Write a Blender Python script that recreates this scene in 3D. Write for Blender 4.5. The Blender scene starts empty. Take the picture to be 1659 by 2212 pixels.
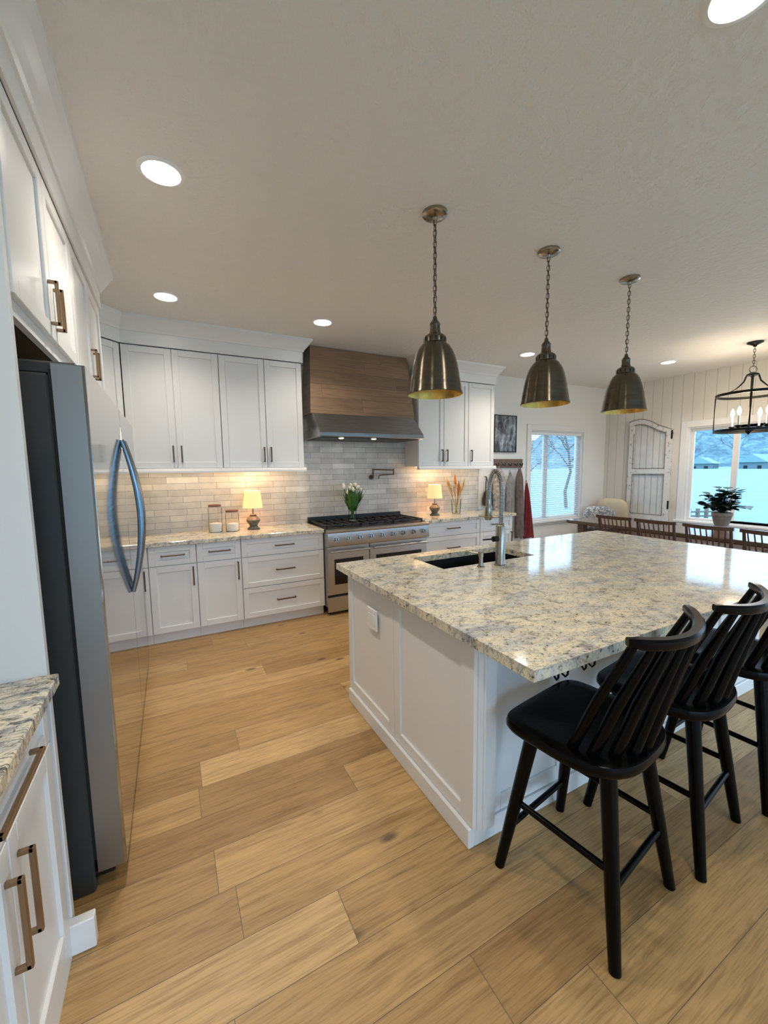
import bpy, bmesh, math, random
from mathutils import Vector, Matrix
C = bpy.context.scene.collection
S = bpy.context.scene
random.seed(7)
PI = math.pi
def V(*a): return Vector(a)

# ------------------------------------------------------------------ camera
CEIL = 2.855
def camera():
    p, y, r = .10378, -.48529, -.01288
    Bm = Matrix(((1, 0, 0), (0, 0, -1), (0, 1, 0)))
    Ry = Matrix(((math.cos(y), 0, math.sin(y)), (0, 1, 0), (-math.sin(y), 0, math.cos(y))))
    Rx = Matrix(((1, 0, 0), (0, math.cos(p), -math.sin(p)), (0, math.sin(p), math.cos(p))))
    Rz = Matrix(((math.cos(r), -math.sin(r), 0), (math.sin(r), math.cos(r), 0), (0, 0, 1)))
    R = Rz @ Rx @ Ry @ Bm
    m = Matrix((R[0], -R[1], -R[2])).transposed().to_4x4()
    m.translation = V(0, 0, 1.52)
    cd = bpy.data.cameras.new('camera'); co = bpy.data.objects.new('camera', cd); C.objects.link(co)
    cd.sensor_fit = 'HORIZONTAL'; cd.sensor_width = 36; cd.lens = 36*876.4/1659
    cd.clip_start = .03; cd.clip_end = 900
    co.matrix_world = m; S.camera = co
camera()
# ------------------------------------------------------------------ world, exposure
w = bpy.data.worlds.new('world'); S.world = w; w.use_nodes = True
bgn = w.node_tree.nodes['Background']
bgn.inputs[0].default_value = (.52, .73, .98, 1); bgn.inputs[1].default_value = 2.3
S.view_settings.view_transform = 'Standard'; S.view_settings.look = 'None'
S.view_settings.gamma = 1; S.view_settings.use_curve_mapping = False
S.view_settings.exposure = 1.15
CAN_W = 22; CAN_COL = (1, .91, .79)
UNDER_W = 1.25; WARM = (1, .70, .36)

# ------------------------------------------------------------------ materials
M = {}
def nmat(name):
    m = bpy.data.materials.new(name); m.use_nodes = True; M[name] = m
    return m, m.node_tree.nodes, m.node_tree.links, m.node_tree.nodes['Principled BSDF']
def mat(name, col, rough=.5, metal=0, coat=0, bump=0, bscale=60, var=0, vscale=4, stretch=None, spec=.5):
    m, n, l, p = nmat(name)
    p.inputs['Base Color'].default_value = (*col, 1); p.inputs['Roughness'].default_value = rough
    p.inputs['Metallic'].default_value = metal; p.inputs['Coat Weight'].default_value = coat
    p.inputs['Specular IOR Level'].default_value = spec
    if bump or var:
        tc = n.new('ShaderNodeTexCoord'); mp = n.new('ShaderNodeMapping'); l.new(tc.outputs['Object'], mp.inputs[0])
        if stretch: mp.inputs['Scale'].default_value = stretch
    if var:
        t = n.new('ShaderNodeTexNoise'); t.inputs['Scale'].default_value = vscale; t.inputs['Detail'].default_value = 5
        l.new(mp.outputs[0], t.inputs[0])
        r = n.new('ShaderNodeValToRGB'); l.new(t.outputs[0], r.inputs[0])
        r.color_ramp.elements[0].position = .3; r.color_ramp.elements[1].position = .7
        r.color_ramp.elements[0].color = (*[c*(1-var) for c in col], 1)
        r.color_ramp.elements[1].color = (*[min(1, c*(1+var)) for c in col], 1)
        l.new(r.outputs[0], p.inputs['Base Color'])
    if bump:
        t = n.new('ShaderNodeTexNoise'); t.inputs['Scale'].default_value = bscale; t.inputs['Detail'].default_value = 4
        l.new(mp.outputs[0], t.inputs[0]); b = n.new('ShaderNodeBump'); b.inputs['Strength'].default_value = bump
        b.inputs['Distance'].default_value = .01
        l.new(t.outputs[0], b.inputs['Height']); l.new(b.outputs[0], p.inputs['Normal'])
    return m
def emit(name, col, s):
    m, n, l, p = nmat(name)
    p.inputs['Base Color'].default_value = (*[min(1, c) for c in col], 1)
    p.inputs['Emission Color'].default_value = (*col, 1); p.inputs['Emission Strength'].default_value = s
    return m
def thin_glass(name, col=(1, 1, 1), refl=.12, rough=.02):
    m, n, l, p = nmat(name); n.remove(p)
    t = n.new('ShaderNodeBsdfTransparent'); t.inputs[0].default_value = (*col, 1)
    g = n.new('ShaderNodeBsdfGlossy'); g.inputs['Roughness'].default_value = rough
    lw = n.new('ShaderNodeLayerWeight'); lw.inputs[0].default_value = refl
    x = n.new('ShaderNodeMixShader'); l.new(lw.outputs['Fresnel'], x.inputs[0]); l.new(t.outputs[0], x.inputs[1]); l.new(g.outputs[0], x.inputs[2])
    l.new(x.outputs[0], n['Material Output'].inputs[0]); return m
class N:
    """tiny node helper"""
    def __init__(s, n, l): s.n, s.l = n, l
    def put(s, sock, v):
        if hasattr(v, 'is_output') or isinstance(v, bpy.types.NodeSocket): s.l.new(v, sock)
        else: sock.default_value = v
    def math(s, op, a, b=0.0, c=None):
        k = s.n.new('ShaderNodeMath'); k.operation = op; s.put(k.inputs[0], a); s.put(k.inputs[1], b)
        if c is not None: s.put(k.inputs[2], c)
        return k.outputs[0]
    def noise(s, vec, scale, detail=4, rough=.5, dist=0):
        k = s.n.new('ShaderNodeTexNoise'); s.l.new(vec, k.inputs['Vector']); k.inputs['Scale'].default_value = scale
        k.inputs['Detail'].default_value = detail; k.inputs['Roughness'].default_value = rough; k.inputs['Distortion'].default_value = dist
        return k.outputs[0]
    def white(s, vec):
        k = s.n.new('ShaderNodeTexWhiteNoise'); k.noise_dimensions = '3D'; s.l.new(vec, k.inputs['Vector']); return k.outputs['Value']
    def comb(s, x, y, z=0.0):
        k = s.n.new('ShaderNodeCombineXYZ'); s.put(k.inputs[0], x); s.put(k.inputs[1], y); s.put(k.inputs[2], z); return k.outputs[0]
    def ramp(s, fac, stops, interp='LINEAR'):
        k = s.n.new('ShaderNodeValToRGB'); s.l.new(fac, k.inputs[0]); e = k.color_ramp.elements; k.color_ramp.interpolation = interp
        while len(e) < len(stops): e.new(.5)
        for i, (pos, col) in enumerate(stops): e[i].position = pos; e[i].color = (*col, 1)
        return k.outputs[0]
    def mix(s, fac, a, b, mode='MIX'):
        k = s.n.new('ShaderNodeMix'); k.data_type = 'RGBA'; k.blend_type = mode; s.put(k.inputs[0], fac)
        for i, v in ((6, a), (7, b)):
            if isinstance(v, tuple): k.inputs[i].default_value = (*v, 1)
            else: s.l.new(v, k.inputs[i])
        return k.outputs[2]
    def mapped(s, scale=(1, 1, 1), rot=(0, 0, 0), vec=None):
        if vec is None:
            vec = s.n.new('ShaderNodeTexCoord').outputs['Object']
        k = s.n.new('ShaderNodeMapping'); s.l.new(vec, k.inputs[0]); k.inputs['Scale'].default_value = scale; k.inputs['Rotation'].default_value = rot
        return k.outputs[0]
    def bump(s, h, strength, dist=.01):
        k = s.n.new('ShaderNodeBump'); s.l.new(h, k.inputs['Height']); k.inputs['Strength'].default_value = strength; k.inputs['Distance'].default_value = dist
        return k.outputs[0]

def planks(name, pitch, length, cols, rough, axis='x', y0=0., gap=.012, grain=1.0, knots=True, coat=0.0, vert=False, dark=.45):
    m, n, l, p = nmat(name); k = N(n, l)
    tc = n.new('ShaderNodeTexCoord'); sp = n.new('ShaderNodeSeparateXYZ'); l.new(tc.outputs['Object'], sp.inputs[0])
    a, b = (sp.outputs[0], sp.outputs[1]) if not vert else (sp.outputs[0], sp.outputs[2])
    if axis == 'y': a, b = b, a
    r = k.math('DIVIDE', k.math('ADD', b, y0), pitch); row = k.math('FLOOR', r); fr = k.math('FRACT', r)
    off = k.math('MULTIPLY', k.white(k.comb(row, 3.3)), length)
    c = k.math('DIVIDE', k.math('ADD', a, off), length); colid = k.math('FLOOR', c); fc = k.math('FRACT', c)
    rnd = k.white(k.comb(row, colid, 1.7)); rnd2 = k.white(k.comb(row, colid, 8.1))
    gx = gap*pitch/length
    seam = k.math('MAXIMUM', k.math('LESS_THAN', fr, gap), k.math('LESS_THAN', fc, gx))
    # grain, shifted per plank
    ga = k.math('ADD', a, k.math('MULTIPLY', rnd, 37.)); gb = k.math('ADD', b, k.math('MULTIPLY', rnd2, 11.))
    gv = k.comb(k.math('MULTIPLY', ga, 1.3), k.math('MULTIPLY', gb, 16.), rnd)
    g1 = k.noise(gv, 2.2, 6, .62, .7); g2 = k.noise(k.comb(k.math('MULTIPLY', ga, 5.), k.math('MULTIPLY', gb, 120.), rnd), 1.6, 3)
    g3 = k.noise(k.comb(ga, gb, rnd), 2.5, 3)
    base = k.ramp(rnd, [(0, cols[0]), (.35, cols[1]), (.7, cols[2]), (1, cols[3])])
    gr = k.ramp(g1, [(.30, (.58, .52, .46)), (.48, (.98, .97, .96)), (.72, (1.22, 1.2, 1.16))])
    col = k.mix(.8*grain, base, gr, 'MULTIPLY')
    col = k.mix(.34*grain, col, k.ramp(g2, [(.36, (.42, .36, .31)), (.52, (1.08, 1.08, 1.08))]), 'MULTIPLY')
    col = k.mix(.4, col, k.ramp(g3, [(.3, (.8, .78, .76)), (.7, (1.12, 1.12, 1.1))]), 'MULTIPLY')
    if knots:
        vo = n.new('ShaderNodeTexVoronoi'); l.new(k.comb(k.math('MULTIPLY', ga, 1.6), k.math('MULTIPLY', gb, 3.4), rnd), vo.inputs['Vector']); vo.inputs['Scale'].default_value = 1.0
        kn = k.ramp(vo.outputs['Distance'], [(.03, (1, 1, 1)), (.085, (0, 0, 0))])
        col = k.mix(kn, col, k.mix(.8, col, (.08, .05, .03)))
    col = k.mix(k.math('MULTIPLY', seam, dark*2), col, (.12, .08, .05))
    l.new(col, p.inputs['Base Color']); p.inputs['Roughness'].default_value = rough; p.inputs['Coat Weight'].default_value = coat
    p.inputs['Coat Roughness'].default_value = .12
    h = k.math('SUBTRACT', k.math('MULTIPLY', g2, .3), seam); l.new(k.bump(h, .25, .003), p.inputs['Normal'])
    return m
planks('oak_floor', .192, 1.9, [(.43, .26, .10), (.53, .335, .14), (.36, .21, .08), (.60, .395, .18)], .42, y0=.083)
planks('hood_wood', .145, 1.1, [(.29, .185, .115), (.35, .225, .14), (.24, .152, .094), (.315, .20, .125)], .33, vert=True, coat=.35, gap=.02, grain=.7)
planks('table_wood', .13, 3, [(.10, .045, .025), (.12, .055, .03), (.085, .04, .022), (.11, .05, .03)], .25, axis='y', coat=.4, knots=False)

def granite(name, streak):
    m, n, l, p = nmat(name); k = N(n, l)
    v = k.mapped((1, 1, 1), (0, 0, .5)); vs = k.mapped((1, 2.6, 1), (0, 0, .62))
    big = k.noise(vs, 3.2, 6, .6, 1.4); mid = k.noise(v, 16, 5, .6, .4); fine = k.noise(v, 62, 4, .65)
    vein = k.noise(vs, 5.5, 7, .66, 2.2)
    col = k.ramp(big, [(.30, (.40, .40, .40)), (.43, (.62, .59, .52)), (.56, (.78, .69, .50)), (.72, (.52, .51, .49))])
    col = k.mix(.75, col, k.ramp(mid, [(.30, (.26, .25, .24)), (.45, (.95, .95, .95)), (.7, (1.22, 1.2, 1.12))]), 'MULTIPLY')
    col = k.mix(k.ramp(k.math('ABSOLUTE', k.math('SUBTRACT', vein, .5)), [(0, (.85, .85, .85)), (.018+.02*streak, (0, 0, 0))]), col, (.17, .165, .16))
    sp = k.math('MULTIPLY', k.ramp(fine, [(.56, (0, 0, 0)), (.63, (1, 1, 1))]), k.ramp(mid, [(.38, (1, 1, 1)), (.62, (.2, .2, .2))]))
    col = k.mix(sp, col, (.05, .045, .04))
    if streak:
        st = k.noise(k.mapped((1, 3.4, 1), (0, 0, .5)), 12, 6, .7, 1.5)
        col = k.mix(k.ramp(st, [(.52, (0, 0, 0)), (.60, (.9, .9, .9))]), col, (.05, .048, .045))
    l.new(col, p.inputs['Base Color']); p.inputs['Roughness'].default_value = .09
    return m
granite('granite', 0); granite('granite_streaked', 1)

def tile():
    m, n, l, p = nmat('tile'); k = N(n, l)
    tc = n.new('ShaderNodeTexCoord'); sp = n.new('ShaderNodeSeparateXYZ'); l.new(tc.outputs['Object'], sp.inputs[0])
    z = k.math('DIVIDE', sp.outputs[2], .0640); row = k.math('FLOOR', z); fz = k.math('FRACT', z)
    x = k.math('ADD', k.math('DIVIDE', sp.outputs[0], .290), k.math('ADD', k.math('MULTIPLY', k.math('MODULO', row, 2.), .5), k.math('MULTIPLY', k.white(k.comb(row, 5.)), .12)))
    cid = k.math('FLOOR', x); fx = k.math('FRACT', x)
    rnd = k.white(k.comb(row, cid, 2.))
    g = k.math('MAXIMUM', k.math('LESS_THAN', fz, .055), k.math('LESS_THAN', fx, .013))
    nz = k.noise(tc.outputs['Object'], 7, 4, .6)
    col = k.ramp(rnd, [(0, (.50, .48, .445)), (.35, (.64, .62, .58)), (.7, (.57, .55, .515)), (1, (.74, .72, .68))])
    col = k.mix(.55, col, k.ramp(nz, [(.3, (.72, .72, .72)), (.7, (1.2, 1.2, 1.2))]), 'MULTIPLY')
    col = k.mix(g, col, (.27, .255, .235))
    l.new(col, p.inputs['Base Color']); p.inputs['Roughness'].default_value = .2
    h = k.math('ADD', k.math('SUBTRACT', k.math('MULTIPLY', nz, .6), g), k.math('MULTIPLY', rnd, .25))
    l.new(k.bump(h, .45, .004), p.inputs['Normal'])
tile()
def shiplap():
    m, n, l, p = nmat('shiplap'); k = N(n, l)
    tc = n.new('ShaderNodeTexCoord'); sp = n.new('ShaderNodeSeparateXYZ'); l.new(tc.outputs['Object'], sp.inputs[0])
    f = k.math('FRACT', k.math('DIVIDE', sp.outputs[1], .14)); g = k.math('LESS_THAN', f, .045)
    l.new(k.mix(g, (.70, .68, .63), (.42, .41, .38)), p.inputs['Base Color']); p.inputs['Roughness'].default_value = .5
    l.new(k.bump(k.math('SUBTRACT', 1., g), .6, .004), p.inputs['Normal'])
shiplap()
def brushed(name, col, rough, sc, metal=1.0):
    m, n, l, p = nmat(name); k = N(n, l)
    v = k.mapped(sc); t = k.noise(v, 1, 4, .6)
    p.inputs['Base Color'].default_value = (*col, 1); p.inputs['Metallic'].default_value = metal
    l.new(k.math('ADD', k.math('MULTIPLY', t, .10), rough-.05), p.inputs['Roughness'])
    l.new(k.bump(t, .04, .002), p.inputs['Normal'])
brushed('steel', (.50, .50, .50), .32, (3, 3, 300)); brushed('fridge_steel', (.47, .465, .455), .08, (3, 3, 90))
brushed('fridge_edge', (.33, .325, .315), .42, (3, 3, 60))
mat('cabinet_white', (.82, .815, .80), .33, bump=.02, bscale=200)
mat('trim_white', (.78, .775, .76), .4)
mat('wall_paint', (.80, .79, .76), .6, bump=.08, bscale=40)
mat('front_paint', (.75, .73, .7), .8)
mat('ceiling_paint', (.80, .785, .75), .75, bump=1.0, bscale=26)
mat('cavity', (.12, .075, .04), .7); mat('dark_gap', (.012, .012, .013), .7)
mat('bronze', (.33, .225, .135), .32, .9); mat('dark_bronze', (.13, .085, .06), .35, .8)
mat('black_paint', (.0018, .0018, .002), .24, spec=.12, bump=.04, bscale=80); mat('black_metal', (.015, .014, .013), .4, .6)
mat('cast_iron', (.012, .012, .013), .5); mat('black_glass', (.006, .006, .007), .05)
mat('fridge_side', (.045, .047, .046), .45, .3); mat('handle_steel', (.28, .32, .375), .2, 1)
mat('nickel', (.36, .325, .265), .25, 1); mat('black_sink', (.008, .008, .008), .5, spec=.3)
def spun(name, col, rough, axis='Z', rot=.25):
    m, n, l, p = nmat(name); p.inputs['Base Color'].default_value = (*col, 1); p.inputs['Metallic'].default_value = 1
    p.inputs['Roughness'].default_value = rough; p.inputs['Anisotropic'].default_value = .85
    t = n.new('ShaderNodeTangent'); t.direction_type = 'RADIAL'; t.axis = axis; p.inputs['Anisotropic Rotation'].default_value = rot; l.new(t.outputs[0], p.inputs['Tangent'])
    k = N(n, l); l.new(k.mix(k.noise(k.mapped((6, 6, 60)), 1, 4), (*[c*.75 for c in col],), (*[c*1.3 for c in col],)), p.inputs['Base Color'])
spun('pendant_metal', (.135, .115, .088), .27); spun('hood_steel', (.36, .36, .36), .30, 'X', 0)
mat('pendant_brass', (.78, .50, .13), .38, 1, var=.3, vscale=14)
mat('white_plastic', (.86, .86, .85), .4); mat('chrome', (.55, .54, .53), .12, 1)
emit('can_glow', (1, .95, .86), 9); emit('bulb_glow', (1, .72, .40), 10); emit('puck_glow', (1, .75, .42), 6)
emit('shade_glow', (1, .62, .29), .36)
thin_glass('window_glass', (.97, .99, 1)); thin_glass('jar_glass', (.96, .97, .96), .05); thin_glass('vase_glass', (.88, .92, .86), .14)
mat('flour', (.90, .89, .85), .8); mat('lid_wood', (.20, .10, .06), .5); mat('lamp_base', (.10, .10, .085), .45, var=.4, vscale=30)
mat('leaf', (.07, .17, .035), .45, var=.35, vscale=20); mat('dark_leaf', (.012, .03, .012), .4, var=.3); mat('petal', (.80, .78, .66), .5)
mat('pampas', (.62, .42, .22), .8, var=.3, vscale=30); mat('rust_leaf', (.52, .17, .045), .7, var=.3, vscale=30)
def slat():
    m, n, l, p = nmat('slat'); p.inputs['Base Color'].default_value = (.86, .87, .87, 1); p.inputs['Roughness'].default_value = .5
    t = n.new('ShaderNodeBsdfTranslucent'); t.inputs[0].default_value = (.86, .87, .87, 1); x = n.new('ShaderNodeMixShader'); x.inputs[0].default_value = .6
    l.new(p.outputs[0], x.inputs[1]); l.new(t.outputs[0], x.inputs[2]); l.new(x.outputs[0], n['Material Output'].inputs[0])
slat()
mat('clay', (.32, .25, .2), .7, var=.2, vscale=20); mat('soil', (.03, .02, .015), .9)
mat('pillow_beige', (.58, .49, .34), .85, bump=.2, bscale=120)
def pattern():
    m, n, l, p = nmat('pillow_pattern'); k = N(n, l)
    v = k.mapped((1, 1, 1)); t = k.noise(v, 22, 3, .6, 1.5)
    l.new(k.ramp(t, [(.44, (.62, .6, .55)), (.52, (.2, .22, .25))]), p.inputs['Base Color']); p.inputs['Roughness'].default_value = .9
pattern()
mat('rack_wood', (.15, .10, .075), .6, var=.4, vscale=9, stretch=(1, 1, 6)); mat('brown_wood', (.075, .034, .02), .4, var=.25, vscale=12)
mat('coat_gray', (.28, .265, .25), .9, var=.3, vscale=14); mat('coat_light', (.42, .37, .33), .9, var=.55, vscale=26)
mat('coat_brown', (.15, .115, .10), .9, var=.3, vscale=12); mat('coat_red', (.17, .012, .018), .85, var=.3, vscale=10); mat('bag_leather', (.028, .02, .024), .5)
def distress():
    m, n, l, p = nmat('distressed_white'); k = N(n, l); t = k.noise(k.mapped(), 20, 6, .7)
    l.new(k.ramp(t, [(.34, (.25, .22, .2)), (.42, (.68, .67, .65))]), p.inputs['Base Color']); p.inputs['Roughness'].default_value = .7
distress()
mat('door_panel', (.62, .62, .61), .6, var=.08, vscale=5); mat('worn_dark', (.22, .20, .185), .8, var=.4, vscale=20)
def photo():
    m, n, l, p = nmat('photo_print'); k = N(n, l)
    t = k.noise(k.mapped((1, 1, 1)), 7, 5, .6, 1.2); u = k.noise(k.mapped((5, 1, 1.2)), 3, 3)
    c = k.ramp(t, [(.40, (.02, .027, .038)), (.52, (.09, .115, .15)), (.64, (.42, .48, .54))])
    l.new(k.mix(.35, c, k.ramp(u, [(.44, (.03, .04, .055)), (.58, (.5, .56, .62))])), p.inputs['Base Color']); p.inputs['Roughness'].default_value = .25
photo()
mat('snow', (.15, .27, .295), .8, var=.05, vscale=.3); mat('bark', (.09, .075, .065), .9); mat('house_wall', (.09, .165, .19), .8); mat('fence_wood', (.14, .12, .11), .9)
def hillmat():
    m, n, l, p = nmat('wooded_hill'); k = N(n, l); v = k.mapped((1, 1, 1.6))
    t = k.noise(v, .22, 9, .8, .6)
    l.new(k.ramp(t, [(.38, (.028, .078, .105)), (.5, (.07, .142, .172)), (.60, (.145, .245, .275))]), p.inputs['Base Color']); p.inputs['Roughness'].default_value = .95
hillmat()

# ------------------------------------------------------------------ mesh helpers
def nb(): return bmesh.new()
def obox(bm, o, a, b, c):
    o, a, b, c = map(Vector, (o, a, b, c))
    if a.cross(b).dot(c) < 0: a, b = b, a
    vs = [bm.verts.new(o + a*i + b*j + c*k) for k in (0, 1) for j in (0, 1) for i in (0, 1)]
    for f in ((0, 2, 3, 1), (4, 5, 7, 6), (0, 1, 5, 4), (2, 6, 7, 3), (0, 4, 6, 2), (1, 3, 7, 5)):
        bm.faces.new([vs[i] for i in f])
    return bm
def bx(bm, x0, x1, y0, y1, z0, z1): return obox(bm, (x0, y0, z0), (x1-x0, 0, 0), (0, y1-y0, 0), (0, 0, z1-z0))
def box(*a): return bx(nb(), *a)
def frame_of(d):
    d = d.normalized(); u = d.orthogonal().normalized(); return u, d.cross(u)
def tube(bm, pts, r, n=10, closed=False, cap=True, sx=1.0, up=None):
    pts = [Vector(p) for p in pts]; k = len(pts)
    rs = r if isinstance(r, (list, tuple)) else [r]*k
    rings = []; u = None
    for i, p in enumerate(pts):
        if closed: t = pts[(i+1) % k] - pts[i-1]
        else: t = pts[min(i+1, k-1)] - pts[max(i-1, 0)]
        t.normalize()
        if u is None: u = (Vector(up) if up else t.orthogonal())
        u = (u - t*u.dot(t)).normalized(); w = t.cross(u)
        rings.append([bm.verts.new(p + (u*math.cos(2*PI*j/n)*sx + w*math.sin(2*PI*j/n))*rs[i]) for j in range(n)])
    m = k if closed else k-1
    for i in range(m):
        A, B = rings[i], rings[(i+1) % k]
        for j in range(n): bm.faces.new((A[j], A[(j+1) % n], B[(j+1) % n], B[j]))
    if cap and not closed:
        bm.faces.new(rings[0][::-1]); bm.faces.new(rings[-1])
    return bm
def lathe(bm, prof, c=(0, 0, 0), n=32, cap=True):
    c = Vector(c); rings = []
    for r, z in prof:
        if r < 1e-5: rings.append([bm.verts.new(c + V(0, 0, z))])
        else: rings.append([bm.verts.new(c + V(r*math.cos(2*PI*j/n), r*math.sin(2*PI*j/n), z)) for j in range(n)])
    for A, B in zip(rings, rings[1:]):
        for j in range(n):
            j2 = (j+1) % n
            if len(A) == 1 and len(B) == 1: continue
            if len(A) == 1: bm.faces.new((A[0], B[j2], B[j]))
            elif len(B) == 1: bm.faces.new((A[j], A[j2], B[0]))
            else: bm.faces.new((A[j], A[j2], B[j2], B[j]))
    if cap:
        if len(rings[0]) > 1: bm.faces.new(rings[0][::-1])
        if len(rings[-1]) > 1: bm.faces.new(rings[-1])
    return bm
def prism(bm, poly, d):
    """poly: 3-D points of one end, d: extrusion vector"""
    d = Vector(d); A = [bm.verts.new(Vector(p)) for p in poly]; B = [bm.verts.new(Vector(p)+d) for p in poly]
    k = len(A); bm.faces.new(A[::-1]); bm.faces.new(B)
    for i in range(k): bm.faces.new((A[i], A[(i+1) % k], B[(i+1) % k], B[i]))
    bmesh.ops.recalc_face_normals(bm, faces=bm.faces[:]); return bm
def blob(bm, c, r, seg=14, e=1.0, f=None):
    c = Vector(c); r = Vector(r)
    k = bmesh.ops.create_uvsphere(bm, u_segments=seg, v_segments=max(6, seg//2+1), radius=1)['verts']
    for v in k:
        q = v.co.copy()
        if e != 1.0: q = Vector([math.copysign(abs(x)**e, x) for x in q])
        if f: q = f(q)
        v.co = c + Vector((q.x*r.x, q.y*r.y, q.z*r.z))
    return bm
ORG = {}
def part(name, bm, m, parent=None, bevel=0., smooth=False, local=False, label=None, seg=1):
    if parent is not None and not local: bmesh.ops.translate(bm, verts=bm.verts[:], vec=-ORG[parent])
    me = bpy.data.meshes.new(name); bm.to_mesh(me); bm.free()
    me.materials.append(M[m])
    o = bpy.data.objects.new(name, me); C.objects.link(o)
    if parent is not None: o.parent = parent; ORG[o] = ORG[parent]
    else: ORG[o] = V(0, 0, 0)
    if smooth:
        me.polygons.foreach_set('use_smooth', [True]*len(me.polygons)); me.set_sharp_from_angle(angle=math.radians(40))
    if bevel:
        b = o.modifiers.new('bevel', 'BEVEL'); b.width = bevel; b.segments = seg; b.limit_method = 'ANGLE'; b.angle_limit = .6
    if label: o['label'] = label
    return o
def thing(name, label, cat, loc=(0, 0, 0), rotz=0, group=None):
    o = bpy.data.objects.new(name, None); C.objects.link(o); o.empty_display_size = .1
    o.location = loc; o.rotation_euler = (0, 0, rotz); ORG[o] = Vector(loc)
    o['label'] = label; o['category'] = cat
    if group: o['group'] = group
    return o
def tag(o, label, cat, group=None):
    o['label'] = label; o['category'] = cat
    if group: o['group'] = group
    return o
def struct(name, bm, m, bevel=0., smooth=False):
    o = part(name, bm, m, bevel=bevel, smooth=smooth); o['kind'] = 'structure'; return o
def copy_tree(o, parent=None):
    c = o.copy(); C.objects.link(c)
    if parent is not None: c.parent = parent
    for ch in [x for x in bpy.data.objects if x.parent == o]: copy_tree(ch, c)
    return c

# ------------------------------------------------------------------ room shell
XL, XR, YB, YF = -.97, 6.8, 4.55, -3.4
struct('floor', box(XL-.1, XR+.1, YF-.1, YB+.1, -.12, 0), 'oak_floor')
struct('ceiling', box(XL-.1, XR+.1, YF-.1, YB+.1, CEIL, CEIL+.12), 'ceiling_paint')
def wall(name, axis, c0, c1, u0, u1, m, holes=()):
    bm = nb(); us = sorted({u0, u1, *[h[0] for h in holes], *[h[1] for h in holes]})
    for a, b in zip(us, us[1:]):
        mid = (a+b)/2; hs = sorted([h for h in holes if h[0] < mid < h[1]], key=lambda h: h[2]); z = 0
        for h in hs:
            if h[2] > z:
                bx(bm, a, b, c0, c1, z, h[2]) if axis == 'y' else bx(bm, c0, c1, a, b, z, h[2])
            z = h[3]
        if z < CEIL: bx(bm, a, b, c0, c1, z, CEIL) if axis == 'y' else bx(bm, c0, c1, a, b, z, CEIL)
    return struct(name, bm, m)
W1 = (4.98, 6.20, .66, 2.10)          # window in the back wall: x0,x1,z0,z1
W2 = (.45, 3.26, .70, 2.08)          # windows in the right wall: y0,y1,z0,z1
W3 = (-2.9, .3, .12, 2.2)  # unseen window, put in and enlarged for more daylight indoors
W4 = (-.5, 6.3, .06, 2.5)             # unseen glazed doors behind the photographer, widened to add daylight fill
wall('wall_back', 'y', YB, YB+.14, XL-.1, XR+.1, 'wall_paint', [W1])
wall('wall_left', 'x', XL-.1, XL, YF, YB, 'wall_paint')
wall('wall_right', 'x', XR, XR+.14, YF, YB, 'shiplap', [W2, W3])
wall('wall_front', 'y', YF-.14, YF, XL-.1, XR+.1, 'front_paint', [W4])

def window(nm, axis, wl, inner, out, splits, casing=.09, sash=.045, parts=True):
    """axis 'y': wall faces -y at plane inner; axis 'x': wall faces -x. out = outward sign of depth"""
    u0, u1, z0, z1 = wl
    def b(bm, a0, a1, d0, d1, q0, q1):
        d0, d1 = sorted((inner + d0*out, inner + d1*out))
        return bx(bm, a0, a1, d0, d1, q0, q1) if axis == 'y' else bx(bm, d0, d1, a0, a1, q0, q1)
    t = bpy.data.objects.new(nm, None); C.objects.link(t); t['kind'] = 'structure'; ORG[t] = V(0, 0, 0)
    f = nb(); e = casing
    b(f, u0-e, u0, -.022, .0, z0-e*.6, z1+e); b(f, u1, u1+e, -.022, .0, z0-e*.6, z1+e)
    b(f, u0, u1, -.022, .0, z1, z1+e); b(f, u0, u1, -.022, 0, z0-e*.6, z0)
    part('casing', f, 'trim_white', t, bevel=.004)
    f = nb()
    b(f, u0, u0+.02, 0, .14, z0, z1); b(f, u1-.02, u1, 0, .14, z0, z1); b(f, u0+.02, u1-.02, 0, .14, z1-.02, z1); b(f, u0+.02, u1-.02, 0, .14, z0, z0+.02)
    part('jamb', f, 'trim_white', t)
    ed = [u0+.02, *splits, u1-.02]
    for a, c in zip(ed, ed[1:]):
        f = nb(); b(f, a, a+sash, .06, .10, z0+.02, z1-.02); b(f, c-sash, c, .06, .10, z0+.02, z1-.02)
        b(f, a+sash, c-sash, .06, .10, z0+.02, z0+.02+sash); b(f, a+sash, c-sash, .06, .10, z1-.02-sash, z1-.02)
        s = part('sash', f, 'trim_white', t, bevel=.003)
        g = nb(); b(g, a+sash, c-sash, .078, .082, z0+.02+sash, z1-.02-sash); part('pane', g, 'window_glass', s)
    f = nb(); b(f, u0-e-.02, u1+e+.02, -.05, .0, z0-.02, z0+.012); part('sill', f, 'trim_white', t, bevel=.004)
    return t
window('window_1', 'y', W1, YB, 1, [5.39])
window('window_2', 'x', W2, XR, 1, [2.70, 2.14, 1.58, 1.02], sash=.035)
window('window_3', 'x', W3, XR, 1, [-1.2])
window('window_4', 'y', W4, YF, -1, [1.2, 2.9, 4.6])
# baseboards
struct('baseboard_back', box(4.12, XR, YB-.015, YB, 0, .12), 'trim_white', bevel=.003)
struct('baseboard_right', box(XR-.015, XR, YF, YB-.016, 0, .115), 'trim_white', bevel=.003)

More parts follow.
